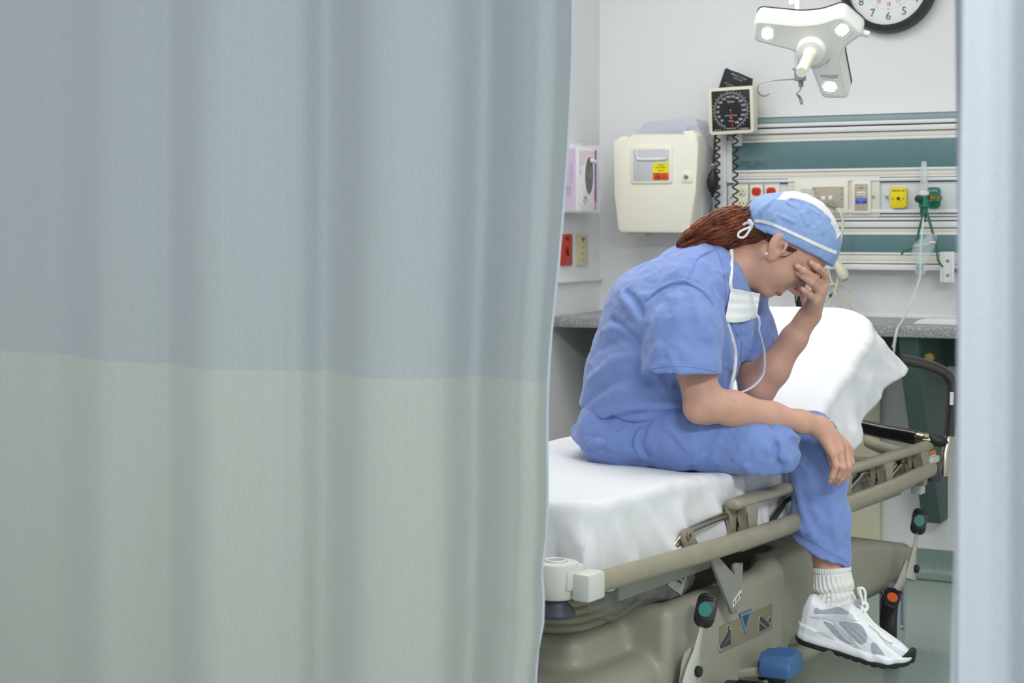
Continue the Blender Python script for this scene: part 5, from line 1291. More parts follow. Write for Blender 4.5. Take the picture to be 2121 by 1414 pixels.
# ---------------------------------------------------------------- head
HC = J(1607, 512, 3.79); hF = np.array([0.64,0,-0.768],F32); hU = np.array([0.768,0,0.64],F32); hY = np.array([0,1,0],F32)
HR = np.stack([hF, hY, hU], -1)          # columns: forward, away, up
def toh(p): return ((p-HC) @ HR).astype(F32)
def h2w(x, y, z): return HC+hF*x+hY*y+hU*z
def head_l(q0):
    q = q0.copy(); t_ = np.clip((0.04-q0[:,2])/0.08, 0, 1.4); q[:,0] = q0[:,0]+0.016*t_; q[:,2] = np.where(q0[:,2] < 0.04, 0.04+(q0[:,2]-0.04)*1.10, q0[:,2])
    s = q.copy(); s[:,1] = np.abs(s[:,1])
    d = ell(q0, (0.008,0,0.046), (0.094,0.074,0.084))
    d = smin(d, ell(q, (0.046,0,-0.010), (0.058,0.058,0.085)), 0.03)
    d = smin(d, rcone(s, (0.010,0.050,-0.036), (0.074,0.018,-0.092), 0.019, 0.016), 0.026)
    d = smin(d, ell(q, (0.050,0,-0.066), (0.040,0.036,0.034)), 0.02)
    d = smin(d, ell(q, (0.083,0,-0.089), (0.0180,0.020,0.0165)), 0.016)
    d = smin(d, ell(s, (0.062,0.036,-0.038), (0.028,0.024,0.028)), 0.022)
    d = smin(d, ell(q, (0.079,0,-0.064), (0.026,0.028,0.022)), 0.016)
    d = smin(d, rcone(s, (0.098,0.012,0.022), (0.078,0.050,0.018), 0.010, 0.010), 0.016)
    n = rcone(q, (0.101,0,0.006), (0.1230,0,-0.036), 0.0065, 0.0090)
    n = smin(n, rcone(s, (0.113,0.006,-0.040), (0.104,0.0125,-0.041), 0.0072, 0.0070), 0.005)
    d = smin(d, n, 0.010)
    d = smax(d, -ell(s, (0.108,0.033,-0.004), (0.014,0.017,0.010)), 0.012)
    d = smin(d, ell(s, (0.0855,0.032,-0.006), (0.0125,0.015,0.0105)), 0.005)
    d = smin(d, ell(q, (0.1015,0,-0.0625), (0.0060,0.019,0.0048)), 0.005)
    d = smin(d, ell(q, (0.0985,0,-0.0725), (0.0062,0.017,0.0050)), 0.005)
    d = smax(d, -rcone(s, (0.110,0,-0.0690), (0.090,0.026,-0.0695), 0.0016, 0.0010), 0.003)
    d = smax(d, -rcone(s, (0.110,0.014,-0.036), (0.098,0.026,-0.058), 0.0012, 0.0010), 0.005)
    d = smax(d, -ell(s, (0.1130,0.0065,-0.0485), (0.005,0.003,0.004)), 0.003)
    return d
EA = math.radians(-22); eR = np.array([[math.cos(EA),0,math.sin(EA)],[0,1,0],[-math.sin(EA),0,math.cos(EA)]],F32)
def ear_l(q):
    s = q.copy(); s[:,1] = np.abs(s[:,1])
    c = (-0.009,0.0745,0.000)
    d = ell(s, c, (0.0205,0.0095,0.0325), eR)
    d = smin(d, ell(s, (0.003,0.0715,-0.029), (0.0095,0.0065,0.0110)), 0.008)
    t = (s-A3(c)) @ eR
    d = smax(d, -ell(t, (0.0035,0.0105,0.001), (0.0120,0.0085,0.0205)), 0.004)
    d = smin(d, rcone(t, (-0.007,0.004,0.014), (-0.006,0.0035,-0.012), 0.0032, 0.0036), 0.005)
    d = smin(d, rcone(t, (0.0150,0.005,0.006), (0.0135,0.005,-0.010), 0.0040, 0.0045), 0.004)
    d = smax(d, -ell(t, (0.0085,0.004,-0.004), (0.0050,0.0090,0.0075)), 0.003)
    return d
def head_w(p): 
    q = toh(p); return smin(head_l(q), near(q, (0,0.0,0.0), 0.13, ear_l), 0.006)
def head_only(p): return head_l(toh(p))
# ---------------------------------------------------------------- arms and hands
Tips = trace(head_only, [(1680,545),(1650,550),(1655,566),(1664,590)], 3.4, 4.2)
def dep(i, dflt, off=0.0075): return float(Tips[i][1])-off if not np.isnan(Tips[i]).any() else dflt
t_i, t_m, t_r = dep(0,3.74), dep(1,3.73), dep(2,3.73)
LH = {'index': [(1706,588,3.780),(1708,567,3.752),(1692,553,t_i-0.004),(1679,543,t_i+0.001)],
      'middle':[(1701,592,3.772),(1686,574,3.735),(1664,560,t_m-0.005),(1650,550,t_m+0.001)],
      'ring':  [(1696,602,3.765),(1680,584,3.728),(1663,571,t_r-0.006),(1653,565,t_r-0.001)],
      'pinky': [(1688,622,3.765),(1677,610,3.742),(1668,603,3.732),(1662,598,3.730)]}
LR = {'index':(0.0098,0.0088,0.0080,0.0066),'middle':(0.0098,0.0088,0.0082,0.0066),'ring':(0.0096,0.0086,0.0078,0.0064),'pinky':(0.0088,0.0076,0.0068,0.0056)}
LW = (1679,650,3.815)
RH = {'pinky': [(1725,938,3.605),(1732,963,3.600),(1724,986,3.606),(1719,997,3.612)],
      'ring':  [(1738,931,3.618),(1745,967,3.610),(1735,985,3.620),(1728,995,3.628)],
      'middle':[(1751,923,3.640),(1756,965,3.630),(1742,990,3.638),(1734,1001,3.645)],
      'index': [(1757,931,3.662),(1762,957,3.655),(1754,981,3.660),(1749,992,3.666)]}
RR = {'pinky':(0.0088,0.0074,0.0066,0.0052),'ring':(0.0096,0.0080,0.0070,0.0056),'middle':(0.0100,0.0084,0.0072,0.0058),'index':(0.0096,0.0080,0.0070,0.0056)}
RW = (1692,880,3.625)
def hand(p, W, Hd, Rd, palm_r, thumb, wr):
    d = None
    for k in Hd:
        mcp = J(*Hd[k][0]); e = rcone(p, J(*W), mcp, wr, palm_r); d = e if d is None else smin(d, e, 0.012)
    for k in Hd:
        pts = [(J(*a), r) for a, r in zip(Hd[k], Rd[k])]; e = chain(p, pts, 0.004)
        e = smin(e, np.linalg.norm(p-pts[1][0],axis=1)-Rd[k][1]*1.05, 0.003)
        d = smin(d, e, 0.0035)
    d = smin(d, chain(p, [(J(*a), r) for a, r in thumb], 0.006), 0.008)
    return d
def lhand(p): return hand(p, LW, LH, LR, 0.0125, [((1676,640,3.835),0.015),((1670,618,3.862),0.012),((1662,600,3.875),0.010),((1654,588,3.872),0.008)], 0.0185)
def rhand(p): return hand(p, (1700,886,3.628), RH, RR, 0.0110, [((1704,896,3.655),0.014),((1716,925,3.685),0.011),((1722,948,3.690),0.009),((1724,965,3.690),0.007)], 0.0195)
cL = J(1682,600,3.78); cR = J(1728,940,3.63)
def arms(p):
    r = chain(p, [(J(1425,628,3.67),0.050),(J(1438,740,3.60),0.046),(J(1455,836,3.565),0.0375)], 0.02)
    r = smin(r, rcone(p, J(1443,850,3.555), J(1452,845,3.56), 0.022, 0.03), 0.02)
    r = smin(r, chain(p, [(J(1458,836,3.565),0.036),(J(1520,846,3.57),0.0345),(J(1600,862,3.59),0.0275),(J(1660,873,3.61),0.0215),(J(*RW),0.0205)], 0.02), 0.02)
    r = smin(r, near(p, cR, 0.11, rhand), 0.010)
    l = chain(p, [(J(1535,640,3.96),0.048),(J(1552,740,3.91),0.044),(J(1566,806,3.855),0.0385)], 0.02)
    l = smin(l, chain(p, [(J(1570,806,3.85),0.038),(J(1600,765,3.845),0.0360),(J(1645,700,3.83),0.0275),(J(1668,664,3.82),0.0205),(J(*LW),0.0195)], 0.02), 0.02)
    l = smin(l, near(p, cL, 0.11, lhand), 0.010)
    return r, l
def body(p):
    d = head_w(p) if False else near(p, h2w(0.03,0,0.0), 0.20, head_w)
    d = smin(d, chain(p, [(J(1470,560,3.80),0.064),(J(1520,553,3.797),0.053),(J(1585,545,3.79),0.054)], 0.02), 0.025)
    q = p.copy(); q[:,1] = YC+(q[:,1]-YC)*0.6
    t = chain(q, [(J(1290,860,YC),0.075),(J(1345,760,YC),0.09),(J(1395,660,YC),0.098),(J(1460,585,YC),0.068)], 0.04)
    d = smin(d, t, 0.03)
    r, l = arms(p)
    g = rcone(p, J(1335,885,3.95), J(1674,910,3.752), 0.07, 0.044); g = smin(g, chain(p, [(J(1684,914,3.752),0.043),(J(1700,1010,3.745),0.045),(J(1718,1160,3.735),0.032),(J(1727,1240,3.73),0.029)], 0.02), 0.02)
    g = smin(g, rcone(p, J(1290,890,3.74), J(1575,925,3.61), 0.075, 0.05), 0.02); g = smin(g, rcone(p, J(1580,930,3.62), J(1480,935,3.86), 0.045, 0.035), 0.02)
    return smin(smin(smin(d, g, 0.03), r, 0.003), l, 0.003)
lo_b = (0.12, 3.42, 0.28); hi_b = (0.80, 4.12, 1.32)
sdf_part('body', body, lo_b, hi_b, 0.0031, M_skin, nurse, proj=1)
# face details
M_lip = mat('lip', (190,112,104), 0.42, var=0.04, spec=0.45)
part('lips', patch(head_only, spl([(1603.5,596.5),(1607.5,599.5),(1612,604),(1618,607.5),(1620.5,609.5),(1617.5,612),(1612.5,612.5),(1608.5,610.5),(1605.5,604)],4,True), 1.5, 0.0006, 0.002), M_lip, nurse, world=True)
M_lash = mat('dark_lash', (46,32,26), 0.6)
part('eyelash', ribbon(head_only, [(1653,569),(1656.5,575),(1661,580)], [1.5,4,2], 1.5, 0.0012, 0.002), M_lash, nurse, world=True)
part('earring', MB().add(*(lambda c: ([Vector(c)+Vector(v)*0.0042 for v in ((1,0,0),(-1,0,0),(0,1,0),(0,-1,0),(0,0,1),(0,0,-1))],[(0,2,4),(2,1,4),(1,3,4),(3,0,4),(2,0,5),(1,2,5),(3,1,5),(0,3,5)]))(P(1588,526,3.7035))), mat('bright_stud',(235,235,240),0.1,metal=0.6), nurse, world=True, label='small sparkling stud')
def lhand_f(p): return near(p, cL, 0.12, lhand)
def rhand_f(p): return near(p, cR, 0.12, rhand)
for (u, v, au, av, ff) in ((1681,544,2.6,3.6,lhand_f),(1653.5,552,4.6,3.0,lhand_f),(1655.5,566,4.0,2.8,lhand_f),(1664.0,599.5,2.6,2.6,lhand_f),(1719.5,995,1.6,3.0,rhand_f)):
    poly = [(u+au*math.cos(t), v+av*math.sin(t)) for t in np.linspace(0,2*math.pi,14,endpoint=False)]
    mb_ = patch(ff, poly, 1.5, 0.0005, 0.0012)
    if mb_.v: part('fingernail', mb_, M_nail, nurse, world=True)
# ---------------------------------------------------------------- scrub top
def half(p, u, v, nx, nz, d=3.7):
    """signed distance to a plane through the point seen at (u,v), normal (nx, nz) in the upright plane facing us"""
    o = J(u, v, d); return (p[:,0]-o[0])*nx+(p[:,2]-o[2])*nz
def top_base(p):
    q = p.copy(); q[:,1] = YC+(q[:,1]-YC)*0.68
    t = chain(q, [(J(1287,868,YC),0.098),(J(1334,780,YC),0.119),(J(1388,668,YC),0.136),(J(1448,592,YC),0.098)], 0.06)
    t = smin(t, rcone(q, J(1405,800,YC), J(1462,690,YC), 0.105, 0.098), 0.05)
    t = smin(t, rcone(q, J(1448,592,YC), J(1500,640,YC), 0.080, 0.062), 0.04)
    # shoulders
    sh = rcone(p, J(1440,588,3.70), J(1485,575,3.80), 0.062, 0.05); sh = smin(sh, rcone(p, J(1485,575,3.80), J(1530,610,3.95), 0.05, 0.062), 0.03)
    t = smin(t, sh, 0.04)
    # hem towards the lap
    n = np.array([180.0,-41.0]); n /= np.linalg.norm(n)          # hem line direction in the picture
    t = smax(t, half(p, 1330, 872, -0.16, -0.987), 0.01)
    t = smin(t, ell(p, J(1240,898,3.82), (0.060,0.165,0.030)), 0.03)
    t = smax(t, 0.634-p[:,2], 0.006)
    # sleeves
    ax = J(1412,770,3.565)-J(1425,612,3.65); ax /= np.linalg.norm(ax)
    s = chain(p, [(J(1425,612,3.655),0.070),(J(1416,690,3.60),0.078),(J(1410,800,3.555),0.0835)], 0.02)
    c = J(1412,772,3.55); nn = ax+np.array([0.10,0.42,0.0]); nn /= np.linalg.norm(nn)
    pl = (p-c) @ nn.astype(F32)
    inner = smax(chain(p, [(J(1421,690,3.60),0.062),(J(1410,820,3.553),0.079)], 0.01), -(pl+0.07), 0.01)
    s = smax(smax(s, pl, 0.004), -inner, 0.003)
    t = smin(t, s, 0.022)
    ax2 = J(1580,745,3.92)-J(1540,620,3.97); ax2 /= np.linalg.norm(ax2)
    s2 = chain(p, [(J(1528,622,3.965),0.066),(J(1545,690,3.94),0.067),(J(1558,790,3.90),0.067)], 0.02)
    pl2 = (p-J(1560,745,3.92)) @ (np.array([0.22,-0.05,-0.97],F32))
    s2 = smax(smax(s2, pl2, 0.004), -smax(rcone(p, J(1548,690,3.94), J(1560,800,3.90), 0.055, 0.061), -(pl2+0.05), 0.01), 0.003)
    t = smin(t, s2, 0.02)
    # V neck opening
    o = J(1507,560,YC); vz = J(1534,692,YC)[2]; tz_ = J(1500,520,YC)[2]
    line = half(p, 1505, 545, -0.97, -0.24, YC)
    wv_ = 0.062*np.clip((p[:,2]-vz)/(tz_-vz), 0, 1.6)
    carve = np.maximum(line, np.abs(p[:,1]-YC)-wv_)
    carve = smin(carve, rcone(p, J(1495,548,3.80), J(1590,540,3.79), 0.058, 0.066), 0.01)
    return smax(t, -carve, 0.005)
FT = Folds()
def zz(l): return [(1150+x/2.72, 480+y/2.72) for x, y in l]
FT.add(top_base, [
 (zz([(505,385),(600,312),(720,278),(830,330),(892,405)]),0.0028,0.005),
 (zz([(515,400),(605,326),(720,292),(822,342)]),-0.002,0.004),
 (zz([(750,265),(800,145),(890,100)]),0.0018,0.004),
 (zz([(365,345),(430,440),(485,530)]),0.008,0.013),
 (zz([(400,330),(465,420),(500,480)]),-0.007,0.012),
 (zz([(300,480),(420,560),(500,640)]),-0.004,0.012),
 (zz([(170,860),(330,730),(470,700)]),0.006,0.016),
 (zz([(175,960),(330,840),(480,790)]),-0.006,0.016),
 (zz([(160,1010),(300,930),(480,890),(680,880)]),0.005,0.018),
 (zz([(110,1110),(240,1030),(420,985),(620,975),(740,985)]),0.010,0.013),
 (zz([(110,1165),(220,1090),(360,1040),(520,1010)]),-0.009,0.011),
 (zz([(95,1180),(180,1130),(290,1085),(360,1060)]),0.006,0.010),
 (zz([(130,1210),(210,1160),(280,1110)]),-0.006,0.008),
 (zz([(560,640),(640,700),(700,860)]),0.006,0.016),
 (zz([(590,640),(660,760),(700,900)]),-0.004,0.012),
 (zz([(450,780),(420,880),(380,980)]),0.0015,0.004),
 (zz([(600,400),(570,560),(560,730)]),0.004,0.024),
 (zz([(700,300),(690,500),(640,720)]),0.003,0.020),
 (zz([(760,300),(810,470),(880,640)]),0.004,0.022),
 (zz([(740,320),(760,500),(790,720)]),-0.002,0.022),
 (zz([(860,420),(780,600),(700,730)]),0.003,0.018),
 (zz([(905,300),(930,420),(960,560),(985,720),(1000,860)]),0.007,0.014),
 (zz([(870,150),(900,280),(935,400)]),-0.004,0.010),
 (zz([(1080,420),(1090,560),(1060,740)]),0.006,0.014),
 (zz([(1210,400),(1180,540),(1130,680)]),0.006,0.012),
 (zz([(1240,440),(1220,560),(1170,680)]),-0.005,0.010),
 (zz([(250,560),(380,540),(490,560)]),0.004,0.018),
 (zz([(220,680),(350,620),(480,620)]),-0.003,0.015),
])
def ripples(p):
    a_ = np.stack([p[:,0]*15+p[:,2]*9, p[:,1]*14, p[:,2]*13-p[:,0]*7], -1).astype(F32)
    return 0.0020*pnoise(p*np.array([16,16,11],F32))+0.0012*pnoise(p*np.array([38,38,26],F32)+5)+0.011*np.abs(pnoise(a_))+0.004*np.abs(pnoise(a_*2.3+7))-0.0028
def top_f(p): return top_base(p)-FT(p)+ripples(p)
st_ = sdf_part('scrub_top', top_f, (0.10,3.42,0.60), (0.72,4.16,1.20), 0.0038, M_scrub, nurse)[0]
top_fast = top_f
part('neck_band', ribbon(top_fast, [(1484,508),(1494,524),(1503,552),(1508,590),(1513,635),(1522,668),(1533,692)], 13, 3.0, 0.0012, 0.003), M_seam, st_, world=True)
part('sleeve_hem', ribbon(top_fast, zz([(520,768),(600,752),(700,748),(800,757),(912,782)]), 7, 3.0, 0.0009, 0.002), M_seam, st_, world=True)
part('shoulder_seam', ribbon(top_fast, zz([(505,388),(600,314),(720,280),(830,332),(890,405)]), 3.5, 2.5, 0.0012, 0.002), M_seam, st_, world=True)
part('yoke_seam', ribbon(top_fast, zz([(748,268),(772,200),(800,148),(895,98)]), 3.5, 2.5, 0.0010, 0.002), M_seam, st_, world=True)
part('chest_pocket', patch(top_fast, [(1536,706),(1560,708),(1556,746),(1534,748)], 4.0, 0.0016, 0.003), M_seam, st_, world=True)
# ---------------------------------------------------------------- scrub trousers
def pants_base(p):
    b = ell(p, J(1278,895,3.85), (0.085,0.185,0.085))
    r = chain(p, [(J(1270,892,3.745),0.080),(J(1420,905,3.67),0.078),(J(1560,922,3.612),0.071),(J(1595,930,3.61),0.064)], 0.03)
    r = smin(r, rcone(p, J(1590,935,3.62), J(1480,945,3.86), 0.056, 0.045), 0.03)
    l = rcone(p, J(1330,885,3.95), J(1672,908,3.755), 0.085, 0.057)
    d = smin(smin(b, r, 0.04), l, 0.03)
    d = smax(d, 0.630-p[:,2], 0.012)
    s = chain(p, [(J(1684,912,3.752),0.057),(J(1695,990,3.752),0.060),(J(1700,1080,3.748),0.0630),(J(1702,1200,3.745),0.0660)], 0.02)
    c = J(1700,1156,3.68); nn = np.array([0.40,0.16,-0.90],F32); nn /= np.linalg.norm(nn); nn = np.array([-0.40,0.20,-0.90],F32); nn /= np.linalg.norm(nn)
    pl = (p-c) @ nn
    inner = smax(rcone(p, J(1700,1060,3.748), J(1702,1230,3.745), 0.054, 0.0625), -(pl+0.09), 0.01)
    s = smax(smax(s, pl, 0.004), -inner, 0.003)
    return smin(d, s, 0.025)
FP = Folds()
FP.add(pants_base, [
 (zz([(490,1090),(450,1180),(500,1280)]),0.007,0.010),
 (zz([(520,1090),(480,1190),(530,1280)]),-0.005,0.009),
 (zz([(560,1060),(450,1120),(420,1230)]),-0.006,0.010),
 (zz([(420,1090),(330,1180),(300,1230)]),0.005,0.012),
 (zz([(600,1080),(700,1170),(760,1260)]),0.003,0.010),
 (zz([(840,1240),(800,1290),(770,1310)]),0.004,0.008),
 (zz([(1000,1290),(1040,1240),(1060,1200)]),0.005,0.010),
 (zz([(1060,1300),(1100,1350),(1140,1385)]),0.008,0.010),
 (zz([(1150,1370),(1200,1340),(1240,1270)]),0.006,0.011),
 (zz([(1130,1050),(1180,1035),(1230,1055),(1250,1110)]),0.013,0.011),
 (zz([(1140,1075),(1195,1070),(1225,1120)]),-0.006,0.008),
 (zz([(940,1060),(980,1090),(1000,1130)]),0.004,0.009),
 (zz([(1230,1130),(1275,1200),(1285,1260)]),0.009,0.010),
 (zz([(1255,1250),(1310,1290),(1305,1345),(1280,1390)]),0.016,0.012),
 (zz([(1250,1180),(1240,1260),(1270,1330)]),-0.008,0.009),
 (zz([(1310,1130),(1380,1165),(1480,1200)]),0.006,0.012),
 (zz([(1320,1170),(1400,1220),(1500,1260)]),-0.004,0.014),
 (zz([(1200,965),(1330,1000),(1470,1040)]),0.004,0.014),
 ([(1650,1000),(1662,1060),(1690,1120)],0.006,0.014),
 ([(1632,1040),(1628,1062),(1650,1085),(1672,1105)],0.007,0.014),
 ([(1720,1010),(1730,1080),(1735,1140)],0.004,0.016),
])
def pants_f(p): return pants_base(p)-FP(p)+ripples(p+3.3)
pt_ = sdf_part('scrub_trousers', pants_f, (0.10,3.42,0.36), (0.84,4.14,0.86), 0.0038, M_scrub, nurse)[0]
pants_fast = pants_f
part('trouser_hem', ribbon(pants_fast, [(1652,1102),(1678,1118),(1705,1134),(1732,1150),(1756,1163)], 4, 3.0, 0.0009, 0.002), M_seam, pt_, world=True)
# ---------------------------------------------------------------- hair
hair_axis = [(1592,462,3.79,0.036),(1562,466,3.785,0.036),(1535,470,3.78,0.041),(1508,474,3.775,0.043),(1480,476,3.772,0.037),(1455,482,3.77,0.027),(1430,494,3.768,0.020),(1412,505,3.766,0.010),(1405,511,3.766,0.004)]
def hair_base(p):
    d = chain(p, [(J(u,v,dd),r) for u,v,dd,r in hair_axis], 0.02)
    q = toh(p); sk = ell(q, (-0.004,0,0.026), (0.083,0.0745,0.074))
    sk = smax(sk, (q[:,0]-0.004)*0.75+(q[:,2]+0.012)*-0.66, 0.01)
    return smin(d, sk, 0.02)
def hair_f(p):
    q = np.stack([p[:,0]*9+p[:,2]*3, p[:,1]*75, p[:,2]*60-p[:,0]*22], -1).astype(F32)
    return hair_base(p)+0.005+0.0075*pnoise(q*0.6)+0.0045*pnoise(q)+0.002*pnoise(q*2.1+4)
ho = sdf_part('hair', hair_f, (0.30,3.66,1.06), (0.68,3.92,1.24), 0.0026, M_hair, nurse)[0]
rs = np.random.RandomState(11); hb = MB()
cx_h = [J(u,v,dd) for u,v,dd,_ in hair_axis]; rr_h = [r for *_, r in hair_axis]
hb2 = MB()
clumps = [(rs.uniform(0,2*math.pi), rs.uniform(-0.5,0.5), rs.uniform(2,5), rs.uniform(0,6.3), rs.uniform(0.002,0.007), rs.uniform(0.0,0.016)*(rs.rand() < 0.4)) for _ in range(46)]
for k in range(2300):
    cph, ctw, cwf, cwp, cwa, cfl = clumps[rs.randint(46)]
    ph = cph+rs.normal(0,0.10); rho = rs.uniform(0.96,1.07); t0 = rs.uniform(0.0,3.8); t1 = min(8.0, t0+rs.uniform(3.0,7.0)); tw = ctw+rs.normal(0,0.08); wp_ = cwp+rs.normal(0,0.15)
    pts = []; n = 16
    for i in range(n):
        t = t0+(t1-t0)*i/(n-1); a_ = min(int(t),7); f_ = t-a_; c_ = cx_h[a_]*(1-f_)+cx_h[a_+1]*f_; r_ = rr_h[a_]*(1-f_)+rr_h[a_+1]*f_
        an = ph+tw*t/4+0.10*math.sin(cwf*t*0.5+wp_); rad_ = r_*rho+0.002+cwa*math.sin(cwf*t*0.6+wp_)+cfl*(t/8)**2
        pts.append(Vector(c_+np.array([0.10*math.cos(an),math.cos(an),math.sin(an)])*rad_))
    (hb if k % 5 < 2 else hb2).tube(pts, [0.00025+rs.uniform(0.0002,0.0006)*math.sin(math.pi*min(1,max(0.05,i/(n-1)))) for i in range(n)], 4, caps=False)
part('hair_strands', hb, mat('auburn_strand',(158,84,50),0.32,var=0.35,vscale=30,spec=0.5), ho, world=True, sharp=None, kind='stuff')
part('hair_strands', hb2, mat('dark_auburn_strand',(92,44,28),0.32,var=0.35,vscale=30,spec=0.5), ho, world=True, sharp=None, kind='stuff')
wb = MB()
for (pts) in ([(1588,493,3.715),(1584,502,3.712),(1577,504,3.715)],[(1612,528,3.716),(1625,531,3.718),(1640,524,3.716),(1647,516,3.718)],[(1627,508,3.715),(1638,516,3.714),(1645,522,3.716)],[(1472,452,3.74),(1470,437,3.74),(1473,425,3.74)],[(1596,528,3.712),(1612,533,3.714),(1628,531,3.716)]):
    wb.tube(smooth_path([P(*q) for q in pts],6), 0.0007, 4)
part('stray_hairs', wb, M_hair, ho, world=True)
part('sideburn', patch(head_only, [(1621,503),(1632,509),(1652,517),(1648,521),(1636,522),(1628,518),(1622,510)], 2.0, 0.0012, 0.002), M_hair, ho, world=True)
# ---------------------------------------------------------------- cap
def cap_base(p):
    q = toh(p)
    d = ell(q, (0.010,0,0.042), (0.109,0.086,0.103))
    d = smin(d, ell(q, (-0.076,0,0.022), (0.036,0.066,0.044)), 0.03)
    cut = (-0.0124+(q[:,0]+0.0683)*0.447-q[:,2])*0.913
    return smax(d, cut, 0.004)
FC = Folds()
def c4(l): return [(1380+x/4.419, 380+y/4.419) for x, y in l]
FC.add(cap_base, [
 (c4([(790,340),(850,250),(900,190)]),0.006,0.006),(c4([(830,340),(880,270),(950,190)]),-0.005,0.006),(c4([(860,300),(900,220),(1000,130)]),0.005,0.006),
 (c4([(800,390),(870,420),(940,470)]),0.003,0.005),(c4([(810,370),(900,380),(1000,410)]),-0.003,0.005),
 (c4([(980,340),(1000,300),(1030,270)]),0.003,0.005),(c4([(1090,150),(1150,200),(1230,230)]),0.003,0.005),
 (c4([(1230,250),(1270,330),(1300,390)]),0.004,0.006),(c4([(1290,260),(1330,330),(1350,400)]),-0.004,0.006),(c4([(1400,340),(1420,420),(1440,470)]),0.004,0.006),
 (c4([(1040,300),(1120,330),(1180,360)]),0.003,0.006),(c4([(1500,370),(1540,430),(1550,560)]),0.003,0.005),
 (c4([(1280,200),(1340,250),(1420,290)]),0.004,0.005),(c4([(1300,190),(1380,230),(1450,290)]),-0.003,0.004),(c4([(1450,280),(1510,340),(1560,390)]),0.003,0.005),(c4([(1120,140),(1200,150),(1260,180)]),0.003,0.004),
])
def cap_f(p): return cap_base(p)-FC(p)+0.0020*pnoise(p*48)+0.0012*pnoise(p*95+2)
def crown(c):
    q = toh(c.astype(F32)); return (np.abs(q[:,1]) < 0.050-0.05*np.clip(-0.04-q[:,0],0,1)) & (q[:,2] > 0.06) & (q[:,0] > -0.085) & (q[:,0] < 0.066)
cp_ = sdf_part('scrub_cap', cap_f, (0.46,3.66,1.04), (0.76,3.92,1.28), 0.0018, M_cap, nurse, split=[('cap_crown', M_capw, crown, 'white gathered crown panel')])
cap_o = [o for o in cp_ if o.name.startswith('scrub_cap')][0]
cap_fast = cap_f
part('cap_band', ribbon(cap_fast, c4([(800,345),(840,342),(900,352),(1000,385),(1150,452),(1300,522),(1450,590),(1558,635)]), [5,5.5,5.5,6,6,6.5,7,7], 2.2, 0.0012, 0.003), M_tie, cap_o, world=True, label='white tape band')
seam_c = []
for F_ in np.linspace(-0.083, 0.066, 60): seam_c.append((F_, -(0.050-0.05*max(0.0,-0.04-F_))))
seam_c += [(0.066, y_) for y_ in np.linspace(-0.050, 0.050, 30)[1:]]
seam_c += [(F_, 0.050-0.05*max(0.0,-0.04-F_)) for F_ in np.linspace(0.066, -0.083, 60)[1:]]
sp_ = np.array([h2w(F_, y_, 0.115) for F_, y_ in seam_c], F32)
lo_z = np.zeros(len(sp_)); zlo = np.full(len(sp_), 0.0); zhi = np.full(len(sp_), 0.20)
for _ in range(18):
    zm_ = (zlo+zhi)/2; pp_ = np.array([h2w(F_, y_, z_) for (F_, y_), z_ in zip(seam_c, zm_)], F32); ins = cap_f(pp_) < 0
    zlo = np.where(ins, zm_, zlo); zhi = np.where(ins, zhi, zm_)
part('crown_seam', MB().tube([Vector(p_) for p_ in pp_], 0.0020, 7), M_capw, cap_o, world=True)
tie = MB()
def tp(l, d): return smooth_path([P(1380+x/4.419, 380+y/4.419, d) for x, y in l], 6)
tie.tube(tp([(790,385),(760,400),(700,425),(665,450),(658,480),(690,495),(725,480),(760,430),(785,390)],3.72), 0.0026, 6, squash=0.45)
tie.tube(tp([(785,380),(760,365),(730,362),(705,380),(720,368),(760,355),(790,378)],3.722), 0.0024, 6, squash=0.5)
tie.tube(tp([(790,380),(770,340),(755,338),(770,360)],3.72), 0.003, 6, squash=0.5)
part('cap_tie', tie, M_tie, cap_o, world=True, label='white bow of the cap tie')
# ---------------------------------------------------------------- face mask hanging at the chest
TLm, TRm, BLm, BRm = (1515,598),(1574,609),(1502,667),(1567,657)
def chest(p): return np.minimum(top_base(p), chain(p, [(J(1470,560,3.80),0.064),(J(1520,553,3.797),0.053),(J(1585,545,3.79),0.054)], 0.02))
gm = [(TLm[0]*(1-a)*(1-b)+TRm[0]*a*(1-b)+BLm[0]*(1-a)*b+BRm[0]*a*b, TLm[1]*(1-a)*(1-b)+TRm[1]*a*(1-b)+BLm[1]*(1-a)*b+BRm[1]*a*b) for b in np.linspace(0,1,9) for a in np.linspace(0,1,9)]
hm = trace(chest, gm, 3.3, 4.3)[:,1].reshape(9,9); hm = np.where(np.isnan(hm), 3.80, hm)
hmin = np.minimum.accumulate(hm[:, ::-1], axis=1)[:, ::-1]
for _ in range(3):
    g_ = np.pad(hmin, 1, mode='edge'); hmin = np.minimum(hmin, (g_[:-2,1:-1]+g_[2:,1:-1]+g_[1:-1,:-2]+g_[1:-1,2:])/4)
def mdepth(i, j):
    x, y = i*8, j*8; a, b = min(int(x),7), min(int(y),7); fx, fy = x-a, y-b
    return (hmin[b,a]*(1-fx)+hmin[b,a+1]*fx)*(1-fy)+(hmin[b+1,a]*(1-fx)+hmin[b+1,a+1]*fx)*fy
def mk(i, j):
    u = (TLm[0]*(1-i)+TRm[0]*i)*(1-j)+(BLm[0]*(1-i)+BRm[0]*i)*j; v = (TLm[1]*(1-i)+TRm[1]*i)*(1-j)+(BLm[1]*(1-i)+BRm[1]*i)*j
    v += 5*math.sin(i*math.pi)*(1 if j > 0.6 else 0.3)*(j); 
    pleat = 0.0035*(abs(((j*3.5) % 1.0)-0.5)*2)
    d = min(mdepth(i, j), 3.765)-0.012-0.006*math.sin(i*math.pi)-pleat
    return P(u, v, d)
mm2 = MB(); mm2.grid(mk, 26, 40)
mko = part('face_mask', mm2, M_mask, nurse, world=True, sharp=None, label='white pleated surgical mask hanging loose at the chest')
